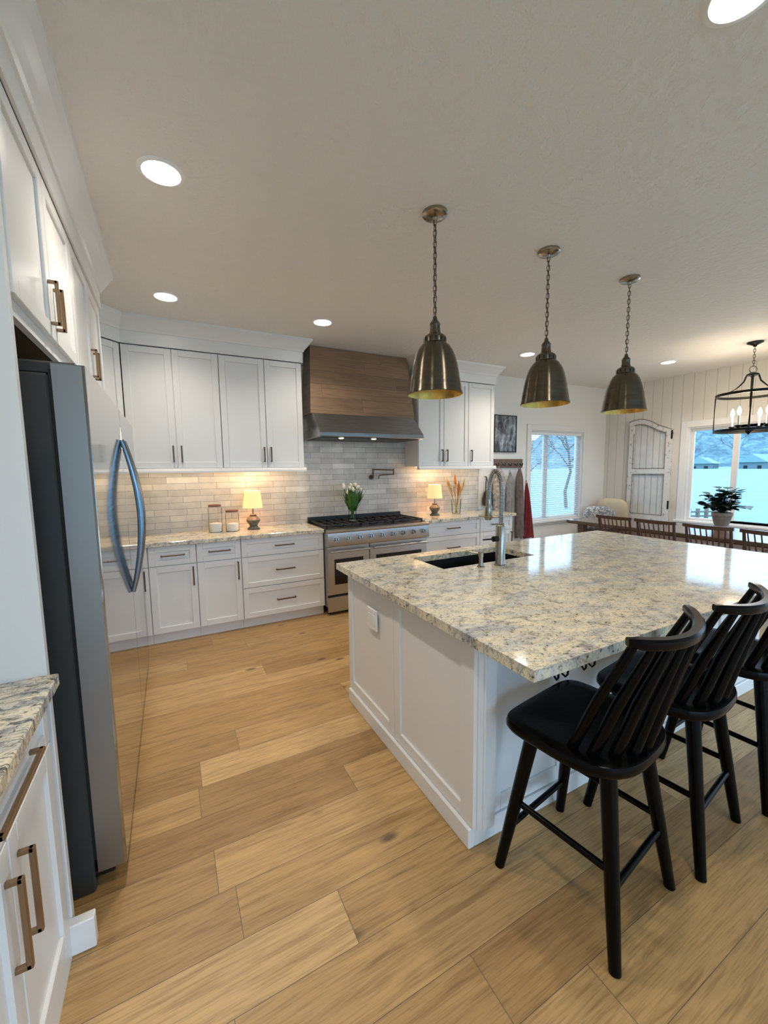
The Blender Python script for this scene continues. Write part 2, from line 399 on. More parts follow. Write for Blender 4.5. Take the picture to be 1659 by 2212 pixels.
# blinds over the first window
t = thing('window_blind', 'white horizontal slat blind lowered over the window beside the coat rack', 'blind', (5.59, YB+.03, W1[2]))
part('head_rail', box(5.005, 6.175, YB+.005, YB+.05, 2.035, 2.078), 'white_plastic', t, bevel=.003)
bm = nb(); z = .71
while z < 2.02:
    obox(bm, (5.01, YB+.014, z), (1.16, 0, 0), (0, .024, .010), (0, 0, .0016)); z += .034
part('slats', bm, 'slat', t)
bm = nb()
for x in (5.12, 5.6, 6.06): tube(bm, [(x, YB+.028, .70), (x, YB+.028, 2.04)], .0012, 5)
part('ladder_cord', bm, 'white_plastic', t)
part('bottom_rail', box(5.01, 6.17, YB+.012, YB+.042, .682, .702), 'white_plastic', t, bevel=.003)

# crown mouldings and light rails
def crown(nm, path, inward, m='cabinet_white', z0=2.63):
    """path of xy points on the cabinet face line, inward normals (towards room) per segment"""
    bm = nb(); prof = [(0, z0), (.012, z0), (.012, z0+.105), (.022, z0+.108), (.030, z0+.125), (.050, z0+.15), (.075, z0+.185), (.095, z0+.205), (.100, CEIL), (0, CEIL)]
    # miter directions
    k = len(path); nrm = [Vector((*q, 0)).normalized() for q in inward]; rows = []
    for i, p in enumerate(path):
        if i == 0: d = nrm[0]
        elif i == k-1: d = nrm[-1]
        else:
            s = nrm[i-1] + nrm[i]; d = s / (s.dot(nrm[i]))
        rows.append([bm.verts.new(V(p[0], p[1], z) + d*o) for o, z in prof])
    for A, B in zip(rows, rows[1:]):
        for j in range(len(prof)): bm.faces.new((A[j], A[(j+1) % len(prof)], B[(j+1) % len(prof)], B[j]))
    bm.faces.new(rows[0]); bm.faces.new(rows[-1][::-1]); bmesh.ops.recalc_face_normals(bm, faces=bm.faces[:])
    return struct(nm, bm, m)
FY = 4.23; BF = 3.98
q = math.sqrt(.5)
crown('trim_1', [(-.64, 3.50), (-.64, 3.895), (-.305, FY), (1.285, FY), (1.285, YB)], [(1, 0), (q, -q), (0, -1), (1, 0)])
crown('trim_2', [(2.715, YB), (2.715, FY), (3.935, FY), (3.935, YB)], [(-1, 0), (0, -1), (1, 0)])
crown('trim_3', [(-.62, 1.505), (-.352, 1.505), (-.352, 3.45)], [(0, -1), (1, 0)])
def rail(nm, x0, x1):
    bm = nb(); prism(bm, [(x0-.02, y, z) for y, z in ((FY-.035, 1.515), (FY-.035, 1.53), (FY-.022, 1.556), (FY+.02, 1.556), (FY+.02, 1.515))], (x1-x0+.04, 0, 0))
    struct(nm, bm, 'cabinet_white')
rail('trim_4', -.28, 1.275); rail('trim_5', 2.73, 3.93)
struct('trim_6', box(3.935, 3.99, YB-.02, YB, .925, 1.54), 'trim_white', bevel=.003)

# ------------------------------------------------------------------ lamps in the ceiling
def can(x, y, label, power=1.0):
    t = thing('recessed_light', label, 'ceiling light', (x, y, CEIL), 0, 'recessed ceiling lights')
    bm = lathe(nb(), [(.075, -.001), (.079, -.007), (.092, -.006), (.098, -.001), (.098, 0), (.075, 0)], (x, y, CEIL), 40, cap=False)
    part('trim_ring', bm, 'white_plastic', t, smooth=True)
    part('diffuser', lathe(nb(), [(.0, -.004), (.05, -.004), (.076, -.002)], (x, y, CEIL), 36, cap=False), 'can_glow', t, smooth=True)
    ld = bpy.data.lights.new('can_lamp', 'SPOT'); ld.energy = CAN_W*power; ld.color = CAN_COL; ld.spot_size = math.radians(140); ld.spot_blend = 1; ld.shadow_soft_size = .06
    lo = bpy.data.objects.new('can_lamp', ld); C.objects.link(lo); lo.parent = t; lo.location = (0, 0, -.02)
can(.052, 2.19, 'large lit recessed light nearest the crown moulding above the refrigerator', 1.2)
can(.062, 3.64, 'lit recessed light in the corner in front of the left wall cabinets', .9)
can(1.314, 3.635, 'lit recessed light in front of the wooden range hood', .9)
can(1.52, .66, 'brightest and largest recessed light, cut by the top right of the photo', 1.1)
can(.05, .735, 'recessed light cut off by the top edge of the photo, above the island aisle', .9)
can(3.83, 3.58, 'small lit recessed light between the nearest and middle pendants, by right wall cabinets', 1.5)
can(5.79, .40, 'added unseen recessed fill light over the near end of the dining table, outside the photo', 1.6)  # unseen lamp, added to brighten the dining walls
can(1.52, -1.6, 'added unseen recessed fill light behind the photographer on the right, outside the photo', .6)  # unseen fill lamp, added to lift the room and base cabinets
can(.05, -1.6, 'added unseen recessed fill light behind the photographer on the left, outside the photo', .8)  # second unseen lamp added as fill from behind the camera
can(5.79, 3.06, 'small lit recessed light between the farthest pendant and the lantern chandelier', 1.6)
def area(nm, x, y, z, sx, sy, e, col):
    ld = bpy.data.lights.new(nm, 'AREA'); ld.shape = 'RECTANGLE'; ld.size = sx; ld.size_y = sy; ld.energy = e; ld.color = col
    o = bpy.data.objects.new(nm, ld); C.objects.link(o); o.location = (x, y, z); return o
def portal(nm, loc, rot, sx, sy):
    ld = bpy.data.lights.new(nm, 'AREA'); ld.shape = 'RECTANGLE'; ld.size = sx; ld.size_y = sy; ld.cycles.is_portal = True
    o = bpy.data.objects.new(nm, ld); C.objects.link(o); o.location = loc; o.rotation_euler = rot
portal('sky_portal', ((W1[0]+W1[1])/2, YB+.16, 1.38), (-PI/2, 0, 0), 1.22, 1.44)
portal('sky_portal', (XR+.16, (W2[0]+W2[1])/2, 1.39), (0, PI/2, 0), 1.38, 2.81)
portal('sky_portal', (XR+.16, (W3[0]+W3[1])/2, 1.16), (0, PI/2, 0), 2.08, 3.2)
portal('sky_portal', ((W4[0]+W4[1])/2, YF-.16, 1.28), (PI/2, 0, 0), 6.8, 2.44)

# ------------------------------------------------------------------ cabinets
def pull(parent, c, along, out, length, m='bronze', th=.012):
    """square bar pull: c centre on the door face, along unit vector, out unit vector"""
    c, a, n = Vector(c), Vector(along), Vector(out); s = a.cross(n)
    bm = nb(); so = .032
    for e in (-1, 1):
        obox(bm, c + a*(e*(length/2-th/2)) - a*th/2 - s*th/2, a*th, s*th, n*(so-th*.2))
    obox(bm, c - a*length/2 - s*th/2 + n*(so-th), a*length, s*th, n*th)
    return part('handle', bm, m, parent, bevel=.0015)
def front(name, parent, o, ux, un, w, h, handle=None, fr=.055, t=.02, m='cabinet_white', hm='bronze', g=.003):
    """shaker front; o = lower corner on the carcass face; handle = ('v'|'h', u, v, length)"""
    o, ux, un = Vector(o), Vector(ux), Vector(un); Z = V(0, 0, 1)
    o = o + ux*g + Z*g; w -= 2*g; h -= 2*g; bm = nb(); f = min(fr, h*.3); ov = .0
    obox(bm, o + ux*(f-.004) + Z*(f-.004), ux*(w-2*f+.008), Z*(h-2*f+.008), un*(t-.011))
    obox(bm, o, ux*f, Z*h, un*t); obox(bm, o + ux*(w-f), ux*f, Z*h, un*t)
    obox(bm, o + ux*f, ux*(w-2*f), Z*f, un*t); obox(bm, o + ux*f + Z*(h-f), ux*(w-2*f), Z*f, un*t)
    d = part(name, bm, m, parent, bevel=.0022)
    if handle:
        k, u, v, L = handle
        pull(d, o + ux*u + Z*v + un*t, Z if k == 'v' else ux, un, L, hm)
    return d
X1, Y1, Z1 = V(1, 0, 0), V(0, 1, 0), V(0, 0, 1)
GW, GB = 'wall cabinets', 'base cabinets'
def wall_cab(label, x0, x1, splits, handles, z0=1.556, z1=2.63):
    t = thing('wall_cabinet', label, 'cabinet', ((x0+x1)/2, (FY+YB)/2, z0), 0, GW)
    part('body', box(x0, x1, FY+.02, YB-.0005, z0, z1), 'cabinet_white', t, bevel=.001)
    ed = [x0, *splits, x1]
    for (a, b), hx in zip(zip(ed, ed[1:]), handles):
        front('door', t, (a, FY+.02, z0), X1, -Y1, b-a, z1-z0-.004, ('v', hx-a, .13, .15), hm='dark_bronze')
    return t
wall_cab('white two-door wall cabinet above the glass jars, left of the range hood pair', -.305, .476, [.083], [.05, .118])
wall_cab('white two-door wall cabinet directly left of the wooden range hood', .4775, 1.283, [.90], [.867, .935])
wall_cab('white two-door wall cabinet directly right of the range hood, behind the nearest pendant', 2.718, 3.49, [3.10], [3.065, 3.14])
wall_cab('narrow single-door white wall cabinet at the right end, next to the framed picture', 3.4915, 3.933, [], [3.535])
# diagonal corner cabinet
t = thing('corner_wall_cabinet', 'diagonal white corner wall cabinet peeking out beside the refrigerator', 'cabinet', (-.64, 4.23, 1.556), 0)
a0, b0 = V(-.64, 3.895, 1.556), V(-.3065, 4.2285, 1.556); un = V(q, -q, 0); bi = -un*.02
bm = nb(); prism(bm, [a0+bi, b0+bi, (-.3065, YB-.001, 1.556), (XL+.001, YB-.001, 1.556), (XL+.001, 3.895, 1.556)], (0, 0, 1.074))
part('body', bm, 'cabinet_white', t)
L = (b0-a0).length
front('door', t, a0+bi, (b0-a0).normalized(), un, L, 1.07, ('v', .04, .125, .13), hm='dark_bronze')

def base_cab(label, x0, x1, kind, splits=(), handles=None, z0=.10, z1=.882):
    t = thing('base_cabinet', label, 'cabinet', ((x0+x1)/2, (BF+YB)/2, 0), 0, GB)
    part('body', box(x0, x1, BF+.02, YB-.0005, z0, z1), 'cabinet_white', t, bevel=.001)
    part('toe_kick', box(x0, x1, BF+.06, BF+.075, 0.0, z0), 'cabinet_white', t)
    w = x1-x0
    def dr(a, b, c, d): front('drawer', t, (a, BF+.02, c), X1, -Y1, b-a, d-c, ('h', (b-a)/2, (d-c)/2, .19), fr=.05, hm='dark_bronze')
    if kind == 'drawers':
        dr(x0, x1, .705, z1); dr(x0, x1, .40, .705); dr(x0, x1, z0, .40)
    else:
        dr(x0, x1, .705, z1)
        hu = w-.035 if kind == 'right' else .035
        front('door', t, (x0, BF+.02, z0), X1, -Y1, w, .605, ('v', hu, .49, .17), hm='dark_bronze')
    return t
base_cab('white base cabinet with one drawer and door, nearest the refrigerator front', -.62, -.203, 'right')
base_cab('white base cabinet with one drawer and door, second from the refrigerator', -.2015, .178, 'right')
base_cab('white base cabinet with one drawer and door, beside the three-drawer base', .1795, .563, 'right')
base_cab('white three-drawer base cabinet directly left of the range', .5645, 1.383, 'drawers')
base_cab('white drawer base cabinet directly right of the range', 2.625, 3.488, 'drawers')
base_cab('white base cabinet at the right end of the counter by the coats', 3.4895, 4.05, 'right')
tag(part('countertop', box(XL+.001, 1.383, 3.945, YB-.008, .883, .921), 'granite', bevel=.004), 'speckled granite counter left of the range, holding jars and a lamp', 'countertop', 'granite counters')
tag(part('countertop', box(2.626, 4.085, 3.945, YB-.008, .883, .921), 'granite', bevel=.004), 'speckled granite counter right of the range, holding a lamp and dried grasses', 'countertop', 'granite counters')
bm = nb(); bx(bm, -.80, 3.933, YB-.008, YB-.0004, .921, 1.5555)
tag(part('backsplash', bm, 'tile'), 'glazed grey subway tile backsplash running low along the counters under the wall cabinets', 'backsplash', 'tiled walls')
tag(part('backsplash', box(1.2855, 2.7165, YB-.008, YB-.0004, 1.5557, CEIL-.001), 'tile'), 'glazed grey subway tile field between the wall cabinets, behind the range hood', 'backsplash', 'tiled walls')

# under-cabinet light strips
def strip(x0, x1, e, label):
    t = thing('light_strip', label, 'light', ((x0+x1)/2, 4.36, 1.556), 0, 'under-cabinet light strips')
    part('housing', box(x0, x1, 4.345, 4.375, 1.547, 1.5555), 'white_plastic', t)
    part('lens', box(x0+.01, x1-.01, 4.35, 4.37, 1.5455, 1.547), 'puck_glow', t)
    o = area('strip_lamp', 0, 0, -.0115, x1-x0, .03, e, WARM); o.parent = t
strip(-.28, 1.26, UNDER_W, 'warm light strip under the wall cabinets left of the range hood')
strip(2.74, 3.91, UNDER_W*.55, 'warm light strip under the wall cabinets right of the range hood')

# cabinets over the refrigerator
FX = -.352
def top_cab(label, y0, y1):
    z0, z1 = 1.995, 2.63
    t = thing('wall_cabinet', label, 'cabinet', ((XL+FX)/2, (y0+y1)/2, z0), 0, GW)
    bm = nb(); bx(bm, XL+.001, FX-.02, y0, y1, z0+.02, z1); part('body', bm, 'cabinet_white', t)
    part('face_rail', box(FX-.04, FX-.019, y0, y1, z0-.015, z0+.035), 'cabinet_white', t)
    part('underside', box(XL+.001, FX-.041, y0, y1, z0+.005, z0+.0195), 'cavity', t, label='bare brown underside above the refrigerator')
    m = (y0+y1)/2
    front('door', t, (FX-.02, y0, z0+.03), Y1, X1, m-y0, z1-z0-.034, ('v', m-y0-.042, .125, .16))
    front('door', t, (FX-.02, m, z0+.03), Y1, X1, y1-m, z1-z0-.034, ('v', .042, .125, .16))
top_cab('white two-door cabinet above the near half of the refrigerator', 1.535, 2.483)
top_cab('white two-door cabinet above the far half of the refrigerator', 2.4845, 3.435)
t = thing('end_panel', 'tall white end panel between the granite-topped near cabinet and the refrigerator', 'panel', (-.66, 1.517, 0))
bm = nb(); bx(bm, XL+.001, -.358, 1.503, 1.533, 0, 2.63); part('board', bm, 'cabinet_white', t, bevel=.002)
part('plinth_block', box(-.40, -.296, 1.468, 1.5025, 0, .105), 'cabinet_white', t, bevel=.003)
t = thing('end_panel', 'white end panel at the far side of the refrigerator, mostly hidden', 'panel', (-.66, 3.70, 0))
part('board', box(XL+.001, -.36, 3.665, 3.69, 0, 1.9), 'cabinet_white', t, bevel=.002)

# near left base cabinet with streaked granite
BX = -.358
t = thing('base_cabinet', 'white base cabinet in the near left corner with bronze pulls under streaked granite', 'cabinet', (-.66, 1.1, 0), 0, GB)
part('body', box(XL+.001, BX-.02, .70, 1.467, 0.0, .882), 'cabinet_white', t)
part('base_board', box(BX-.0195, BX-.002, .70, 1.467, 0.0, .085), 'cabinet_white', t)
front('drawer', t, (BX-.02, .735, .735), Y1, X1, .73, .145, ('h', .405, .0725, .30), fr=.045)
front('door', t, (BX-.02, .735, .088), Y1, X1, .365, .645, ('v', .325, .46, .22))
front('door', t, (BX-.02, 1.10, .088), Y1, X1, .367, .645, ('v', .042, .46, .22))
tag(part('countertop', box(XL+.001, -.33, .55, 1.502, .883, .921), 'granite_streaked', bevel=.004), 'dark-streaked granite counter in the near left corner beside the refrigerator panel', 'countertop', 'granite counters')

# ------------------------------------------------------------------ refrigerator
t = thing('refrigerator', 'tall stainless steel refrigerator with mirror-like front and bowed blue-grey handles', 'refrigerator', (-.62, 2.68, 0))
RY0, RY1, RM = 1.672, 3.655, 2.715
part('body', box(XL+.02, -.322, RY0, RY1, .004, 1.84), 'fridge_side', t, bevel=.006, label='dark grey side')
part('gasket', box(-.322, -.312, RY0+.012, RY1-.012, .12, 1.855), 'dark_gap', t)
def fdoor(y0, y1):
    bm = nb(); n = 10; pts = []
    x0, x1 = -.312, -.222
    pts = [(x0, y0), (x1-.002, y0), (x1, y0+.002), (x1, y1-.002), (x1-.002, y1), (x0, y1)]
    prism(bm, [(x, y, .075) for x, y in pts], (0, 0, 1.797))
    return part('door', bm, 'fridge_steel', t, smooth=True)
d1 = fdoor(RY0, RM-.007); d2 = fdoor(RM+.007, RY1)
part('door_side', box(-.3115, -.231, RY0-.0012, RY0, .078, 1.869), 'fridge_edge', d1, label='brushed grey side of the near door')
for d, y in ((d1, RM-.06), (d2, RM+.06)):
    bm = nb(); pts = []
    for i in range(25):
        s = i/24; pts.append((-.222 + .006 +   .064*math.sin(PI*s)**.9, y, .85 + .85*s))
    tube(bm, pts, [.012 + .006*math.sin(PI*i/24) for i in range(25)], 12)
    part('handle', bm, 'handle_steel', d, smooth=True, label='bowed blue-grey steel handle')
bm = nb(); bx(bm, -.50, -.245, RY0+.03, RY0+.11, 1.84, 1.885); part('hinge_cover', bm, 'fridge_side', t, bevel=.008)
bm = nb(); bx(bm, -.50, -.245, RY1-.11, RY1-.03, 1.84, 1.885); part('hinge_cover', bm, 'fridge_side', t, bevel=.008)
part('lower_hinge', box(-.335, -.262, RY0+.008, RY0+.06, .05, .074), 'black_metal', t, bevel=.004)

# ------------------------------------------------------------------ range
t = thing('range', 'wide stainless steel gas range with two ovens and a row of knobs', 'range', (2.004, 4.2, 0))
x0, x1, F = 1.390, 2.618, 3.90
part('body', box(x0, x1, F+.03, YB-.01, .09, .895), 'steel', t, bevel=.002)
for x in (x0+.04, x1-.04):
    for y in (F+.08, 4.48): part('leg', lathe(nb(), [(0, 0), (.02, 0), (.02, .02), (.014, .03), (.014, .09), (0, .09)], (x, y, 0), 16), 'black_metal', t, smooth=True)
part('kick_panel', box(x0+.003, x1-.003, F+.012, F+.0295, .035, .195), 'steel', t, bevel=.003)
part('shadow_gap', box(x0+.01, x1-.01, F+.016, F+.0295, .195, .222), 'dark_gap', t)
def oven(a, b):
    d = part('oven_door', box(a, b, F, F+.0295, .224, .735), 'steel', t, bevel=.004)
    part('oven_window', box(a+.075, b-.075, F-.002, F, .33, .60), 'black_glass', d)
    bm = nb(); tube(bm, [(a+.02, F-.055, .69), (b-.02, F-.055, .69)], .013, 14)
    for x in (a+.05, b-.05): tube(bm, [(x, F-.055, .69), (x, F, .69)], .009, 10)
    part('handle', bm, 'steel', d, smooth=True)
oven(x0+.003, 1.872); oven(1.878, x1-.003)
bm = nb(); prism(bm, [(x0, y, z) for y, z in ((F+.03, .742), (F-.046, .745), (F-.050, .752), (F-.034, .878), (F-.050, .886), (F-.054, .898), (F-.048, .909), (F-.03, .912), (F+.03, .912))], (x1-x0, 0, 0))
part('control_panel', bm, 'steel', t, smooth=True)
nrm = V(0, -.126, .016).normalized()
for i in range(9):
    x = 1.475 + i*(2.535-1.475)/8; c = V(x, F-.0415, .818)
    bm = nb(); tube(bm, [c, c+nrm*.006], .029, 20); tube(bm, [c+nrm*.006, c+nrm*.040], [.0225, .020], 20)
    k = part('knob', bm, 'chrome', t, smooth=True)
    bm = nb(); obox(bm, c + nrm*.040 - X1*.003 - V(0, 0, .016), X1*.006, V(0, 0, .032), nrm*.004); part('knob_pointer', bm, 'black_metal', k)
part('cooktop', box(x0, x1, F+.03, YB-.045, .895, .914), 'cast_iron', t, bevel=.003)
for i in range(3):
    a = x0+.02+i*.398; b = a+.390; bm = nb(); y0, y1 = F+.06, YB-.075
    for y in (y0, y1-.014, (y0+y1)/2-.007): bx(bm, a, b, y, y+.014, .934, .952)
    for k in range(5): xx = a + (b-a-.014)*k/4; bx(bm, xx, xx+.014, y0, y1, .934, .952)
    for xx in (a, b-.014):
        for y in (y0, y1-.014): bx(bm, xx, xx+.014, y, y+.014, .914, .936)
    part('grate', bm, 'cast_iron', t, bevel=.002)
    for y in (F+.2, YB-.21): part('burner', lathe(nb(), [(0, .914), (.055, .914), (.055, .922), (.04, .924), (.04, .931), (0, .931)], ((a+b)/2, y, 0), 20), 'cast_iron', t, smooth=True)
part('back_guard', box(x0, x1, YB-.044, YB-.01, .895, .985), 'cast_iron', t, bevel=.004)

# ------------------------------------------------------------------ range hood
t = thing('range_hood', 'dark wood plank range hood over a stainless steel canopy', 'hood', (1.99, 4.4, 1.86))
def hexa(bm, b, tp):
    vs = [bm.verts.new(Vector(p)) for p in (*b, *tp)]
    for f in ((3, 2, 1, 0), (4, 5, 6, 7), (0, 1, 5, 4), (1, 2, 6, 5), (2, 3, 7, 6), (3, 0, 4, 7)): bm.faces.new([vs[i] for i in f])
    bmesh.ops.recalc_face_normals(bm, faces=bm.faces[:]); return bm
yb = YB-.009
part('wood_chimney', hexa(nb(), [(1.345, 4.16, 2.118), (2.622, 4.16, 2.118), (2.622, yb, 2.118), (1.345, yb, 2.118)],
     [(1.415, 4.335, CEIL-.002), (2.625, 4.335, CEIL-.002), (2.625, yb, CEIL-.002), (1.415, yb, CEIL-.002)]), 'hood_wood', t, bevel=.002)
bm = nb(); prism(bm, [(1.362, y, z) for y, z in ((yb, 1.862), (3.935, 1.862), (3.93, 1.868), (3.93, 1.905), (3.936, 1.912), (4.145, 2.118), (yb, 2.118))], (1.236, 0, 0))
part('steel_canopy', bm, 'hood_steel', t, bevel=.003)
part('filter', box(1.40, 2.56, 3.98, 4.48, 1.856, 1.8618), 'black_metal', t)
for x in (1.62, 2.0):
    h = part('hood_light', lathe(nb(), [(0, -.008), (.022, -.008), (.028, 0)], (x, 4.01, 1.857), 20, cap=False), 'puck_glow', t)
    o = area('hood_lamp', x-1.99, -.39, -.015, .05, .05, .45, (1, .82, .6)); o.parent = t

# pot filler
t = thing('pot_filler', 'bronze folding pot filler tap on the tile above the range', 'tap', (2.22, YB-.01, 1.44))
bm = nb(); tube(bm, [(2.22, YB-.009, 1.43), (2.22, YB-.022, 1.43)], .03, 20); tube(bm, [(2.22, YB-.022, 1.43), (2.22, YB-.07, 1.43)], .011, 12); part('wall_flange', bm, 'dark_bronze', t, smooth=True)
bm = nb(); tube(bm, [(2.22, YB-.07, 1.42), (2.22, YB-.07, 1.535)], .010, 12); tube(bm, [(2.22, YB-.07, 1.525), (2.50, YB-.08, 1.515)], .008, 12); part('upper_arm', bm, 'dark_bronze', t, smooth=True)
bm = nb(); tube(bm, [(2.50, YB-.08, 1.53), (2.50, YB-.08, 1.455)], .009, 12); tube(bm, [(2.50, YB-.08, 1.462), (2.30, YB-.10, 1.455), (2.285, YB-.10, 1.45), (2.28, YB-.10, 1.41)], .007, 12); part('spout_arm', bm, 'dark_bronze', t, smooth=True)
bm = nb(); tube(bm, [(2.22, YB-.075, 1.475), (2.19, YB-.10, 1.478)], .005, 8); part('lever', bm, 'dark_bronze', t, smooth=True)

# ------------------------------------------------------------------ island
IX0, IX1, IY0, IY1 = .925, 3.57, .81, 2.43
t = thing('kitchen_island', 'large white panelled kitchen island with overhanging granite', 'island', (2.25, 1.76, 0))
ax0, ax1, ay0, ay1 = .985, 3.50, 1.165, 2.385
bm = nb(); bx(bm, ax0+.02, ax0+.04, ay0+.02, ay1-.02, .0, .882); bx(bm, ax1-.04, ax1-.02, ay0+.02, ay1-.02, 0, .882)
bx(bm, ax0+.04, ax1-.04, ay0+.02, ay0+.04, 0, .882); bx(bm, ax0+.04, ax1-.04, ay1-.04, ay1-.02, 0, .882); bx(bm, ax0+.04, ax1-.04, ay0+.04, ay1-.04, .08, .1)
part('body', bm, 'cabinet_white', t)
front('end_panel', t, (ax0+.02, 1.782, .09), Y1, -X1, ay1-1.782, .79, g=.001, fr=.06)
front('end_panel', t, (ax0+.02, ay0, .09), Y1, -X1, 1.780-ay0, .79, g=.001, fr=.06)
bm = nb()
for k, (dx, dy) in enumerate(((0, 0), (.014, -.012), (.034, -.02))): bx(bm, ax0-.002+dx, ax0+.058+dx, ay0-.022+dy*0-.012*k, ay0+.02-.002*k, .09, .881-.001*k)
part('corner_post', bm, 'cabinet_white', t, bevel=.003)
n = 5; w = (ax1-ax0-.10)/n
for i in range(n): front('back_panel', t, (ax0+.095+i*w, ay0+.02, .09), X1, -Y1, w, .79, g=.001, fr=.07)
n = 4; w = (ax1-ax0-.04)/n
for i in range(n): front('door', t, (ax1-.02-i*w, ay1-.02, .11), -X1, Y1, w, .765, ('v', .05 if i % 2 else w-.05, .62, .15), hm='dark_bronze')
bm = nb(); bx(bm, ax0-.014, ax0+.019, ay0-.01, ay1-.01, 0, .088); bx(bm, ax0+.019, ax1, ay0-.010, ay0+.0195, 0, .088)
part('base_board', bm, 'cabinet_white', t, bevel=.004)
ring = nb()
def rect(x0, x1, y0, y1, z): return [ring.verts.new(V(*p, z)) for p in ((x0, y0), (x1, y0), (x1, y1), (x0, y1))]
SX0, SX1, SY0, SY1 = 1.43, 2.20, 1.95, 2.315
ot, it_, ob, ib = rect(IX0, IX1, IY0, IY1, .921), rect(SX0, SX1, SY0, SY1, .921), rect(IX0, IX1, IY0, IY1, .883), rect(SX0, SX1, SY0, SY1, .883)
for i in range(4):
    j = (i+1) % 4
    for f in ((ot[i], ot[j], it_[j], it_[i]), (ob[j], ob[i], ib[i], ib[j]), (ob[i], ob[j], ot[j], ot[i]), (it_[i], it_[j], ib[j], ib[i])): ring.faces.new(f)
bmesh.ops.recalc_face_normals(ring, faces=ring.faces[:])
tag(part('countertop', ring, 'granite'), 'huge cream and grey speckled granite top of the island around the sink', 'countertop', 'granite counters')
t = thing('outlet', 'white electrical outlet plate on the end panel of the island', 'outlet', (.985, 2.015, .68))
xf = ax0-.002
part('plate', box(xf-.010, xf+.0015, 1.958, 2.072, .615, .735), 'white_plastic', t, bevel=.003)
for y in (1.985, 2.035):
    part('socket', box(xf-.0125, xf-.010, y-.016, y+.016, .645, .705), 'white_plastic', t, bevel=.002)
# sink
t = thing('sink', 'black undermount sink set into the island granite', 'sink', (1.795, 2.13, .70))
bm = nb(); a, b, c, d = SX0-.008, SX1+.008, SY0-.008, SY1+.008
bx(bm, a, b, c, d, .69, .70); bx(bm, a-.01, a, c-.01, d+.01, .69, .882); bx(bm, b, b+.01, c-.01, d+.01, .69, .882); bx(bm, a, b, c-.01, c, .69, .882); bx(bm, a, b, d, d+.01, .69, .882)
part('basin', bm, 'black_sink', t)
part('drain', lathe(nb(), [(0, .702), (.03, .702), (.042, .704), (.042, .700), (0, .700)], (1.8, 2.13, 0), 20), 'black_metal', t)
# faucet
t = thing('faucet', 'brushed nickel pull-down spring faucet standing behind the black sink', 'faucet', (1.79, 1.86, .921))
fx, fy = 1.79, 1.855
bm = lathe(nb(), [(0, .921), (.037, .921), (.037, .926), (.031, .93), (.0295, .94), (.0295, 1.165), (.024, 1.175), (0, 1.175)], (fx, fy, 0), 24); part('column', bm, 'nickel', t, smooth=True)
dirv = V(-.35, .94, 0).normalized(); path = []
for i in range(9): path.append(V(fx, fy, 1.17 + i*.026))
Rr = .042
for i in range(1, 21):
    a = PI*i/20; path.append(V(fx, fy, 1.378) + dirv*(Rr - Rr*math.cos(a)) + V(0, 0, .125*math.sin(a)))
for i in range(1, 4): path.append(V(fx, fy, 1.378-i*.02) + dirv*(2*Rr))
bm = nb(); tube(bm, path, .0085, 10); part('hose', bm, 'nickel', t, smooth=True)
# spring coil round the hose
bm = nb(); pl = [0]
for p0, p1 in zip(path, path[1:]): pl.append(pl[-1]+(p1-p0).length)
pts = []; turns = 62; tot = pl[-1]
for i in range(turns*8):
    s = tot*i/(turns*8)
    j = max(k for k in range(len(pl)) if pl[k] <= s); j = min(j, len(path)-2); f = (s-pl[j])/(pl[j+1]-pl[j])
    p = path[j].lerp(path[j+1], f); tn = (path[j+1]-path[j]).normalized(); sd = V(dirv.y, -dirv.x, 0); o2 = tn.cross(sd); a = 2*PI*i/8
    pts.append(p + (sd*math.cos(a) + o2*math.sin(a))*.0135)
tube(bm, pts, .0028, 5); part('spring', bm, 'chrome', t, smooth=True)
e = path[-1]; bm = lathe(nb(), [(0, 0), (.017, 0), (.018, -.04), (.022, -.05), (.022, -.125), (.019, -.13), (0, -.13)], e + V(0, 0, .01), 20); part('spray_head', bm, 'nickel', t, smooth=True)
bm = nb(); tube(bm, [(fx, fy, 1.22), V(fx, fy, 1.22)+dirv*.15], .006, 8)
tube(bm, [V(fx, fy, 1.22)+dirv*2*Rr + V(.027*math.cos(a), .027*math.sin(a), 0) for a in [2*PI*i/20 for i in range(20)]], .005, 8, closed=True); part('dock_arm', bm, 'nickel', t, smooth=True)
bm = nb(); tube(bm, [(fx-.027, fy, 1.09), (fx-.06, fy, 1.09)], .017, 16); tube(bm, [(fx-.05, fy, 1.09), (fx-.15, fy-.01, 1.095)], [.006, .004], 10); part('lever', bm, 'black_metal', t, smooth=True, label='dark side lever')
t = thing('soap_dispenser', 'short nickel soap dispenser standing left of the faucet', 'soap dispenser', (1.655, 1.878, .921))
c = (1.655, 1.878, 0)
part('stem', lathe(nb(), [(0, .921), (.024, .921), (.024, .926), (.016, .93), (.013, .955), (.013, .985), (0, .985)], c, 20), 'nickel', t, smooth=True)
bm = lathe(nb(), [(0, .985), (.016, .985), (.016, 1.012), (.012, 1.016), (0, 1.016)], c, 20); tube(bm, [V(1.655, 1.878, 1.004), V(1.60, 1.935, 1.014), V(1.588, 1.947, 1.008)], .006, 8); part('pump_spout', bm, 'nickel', t, smooth=True)
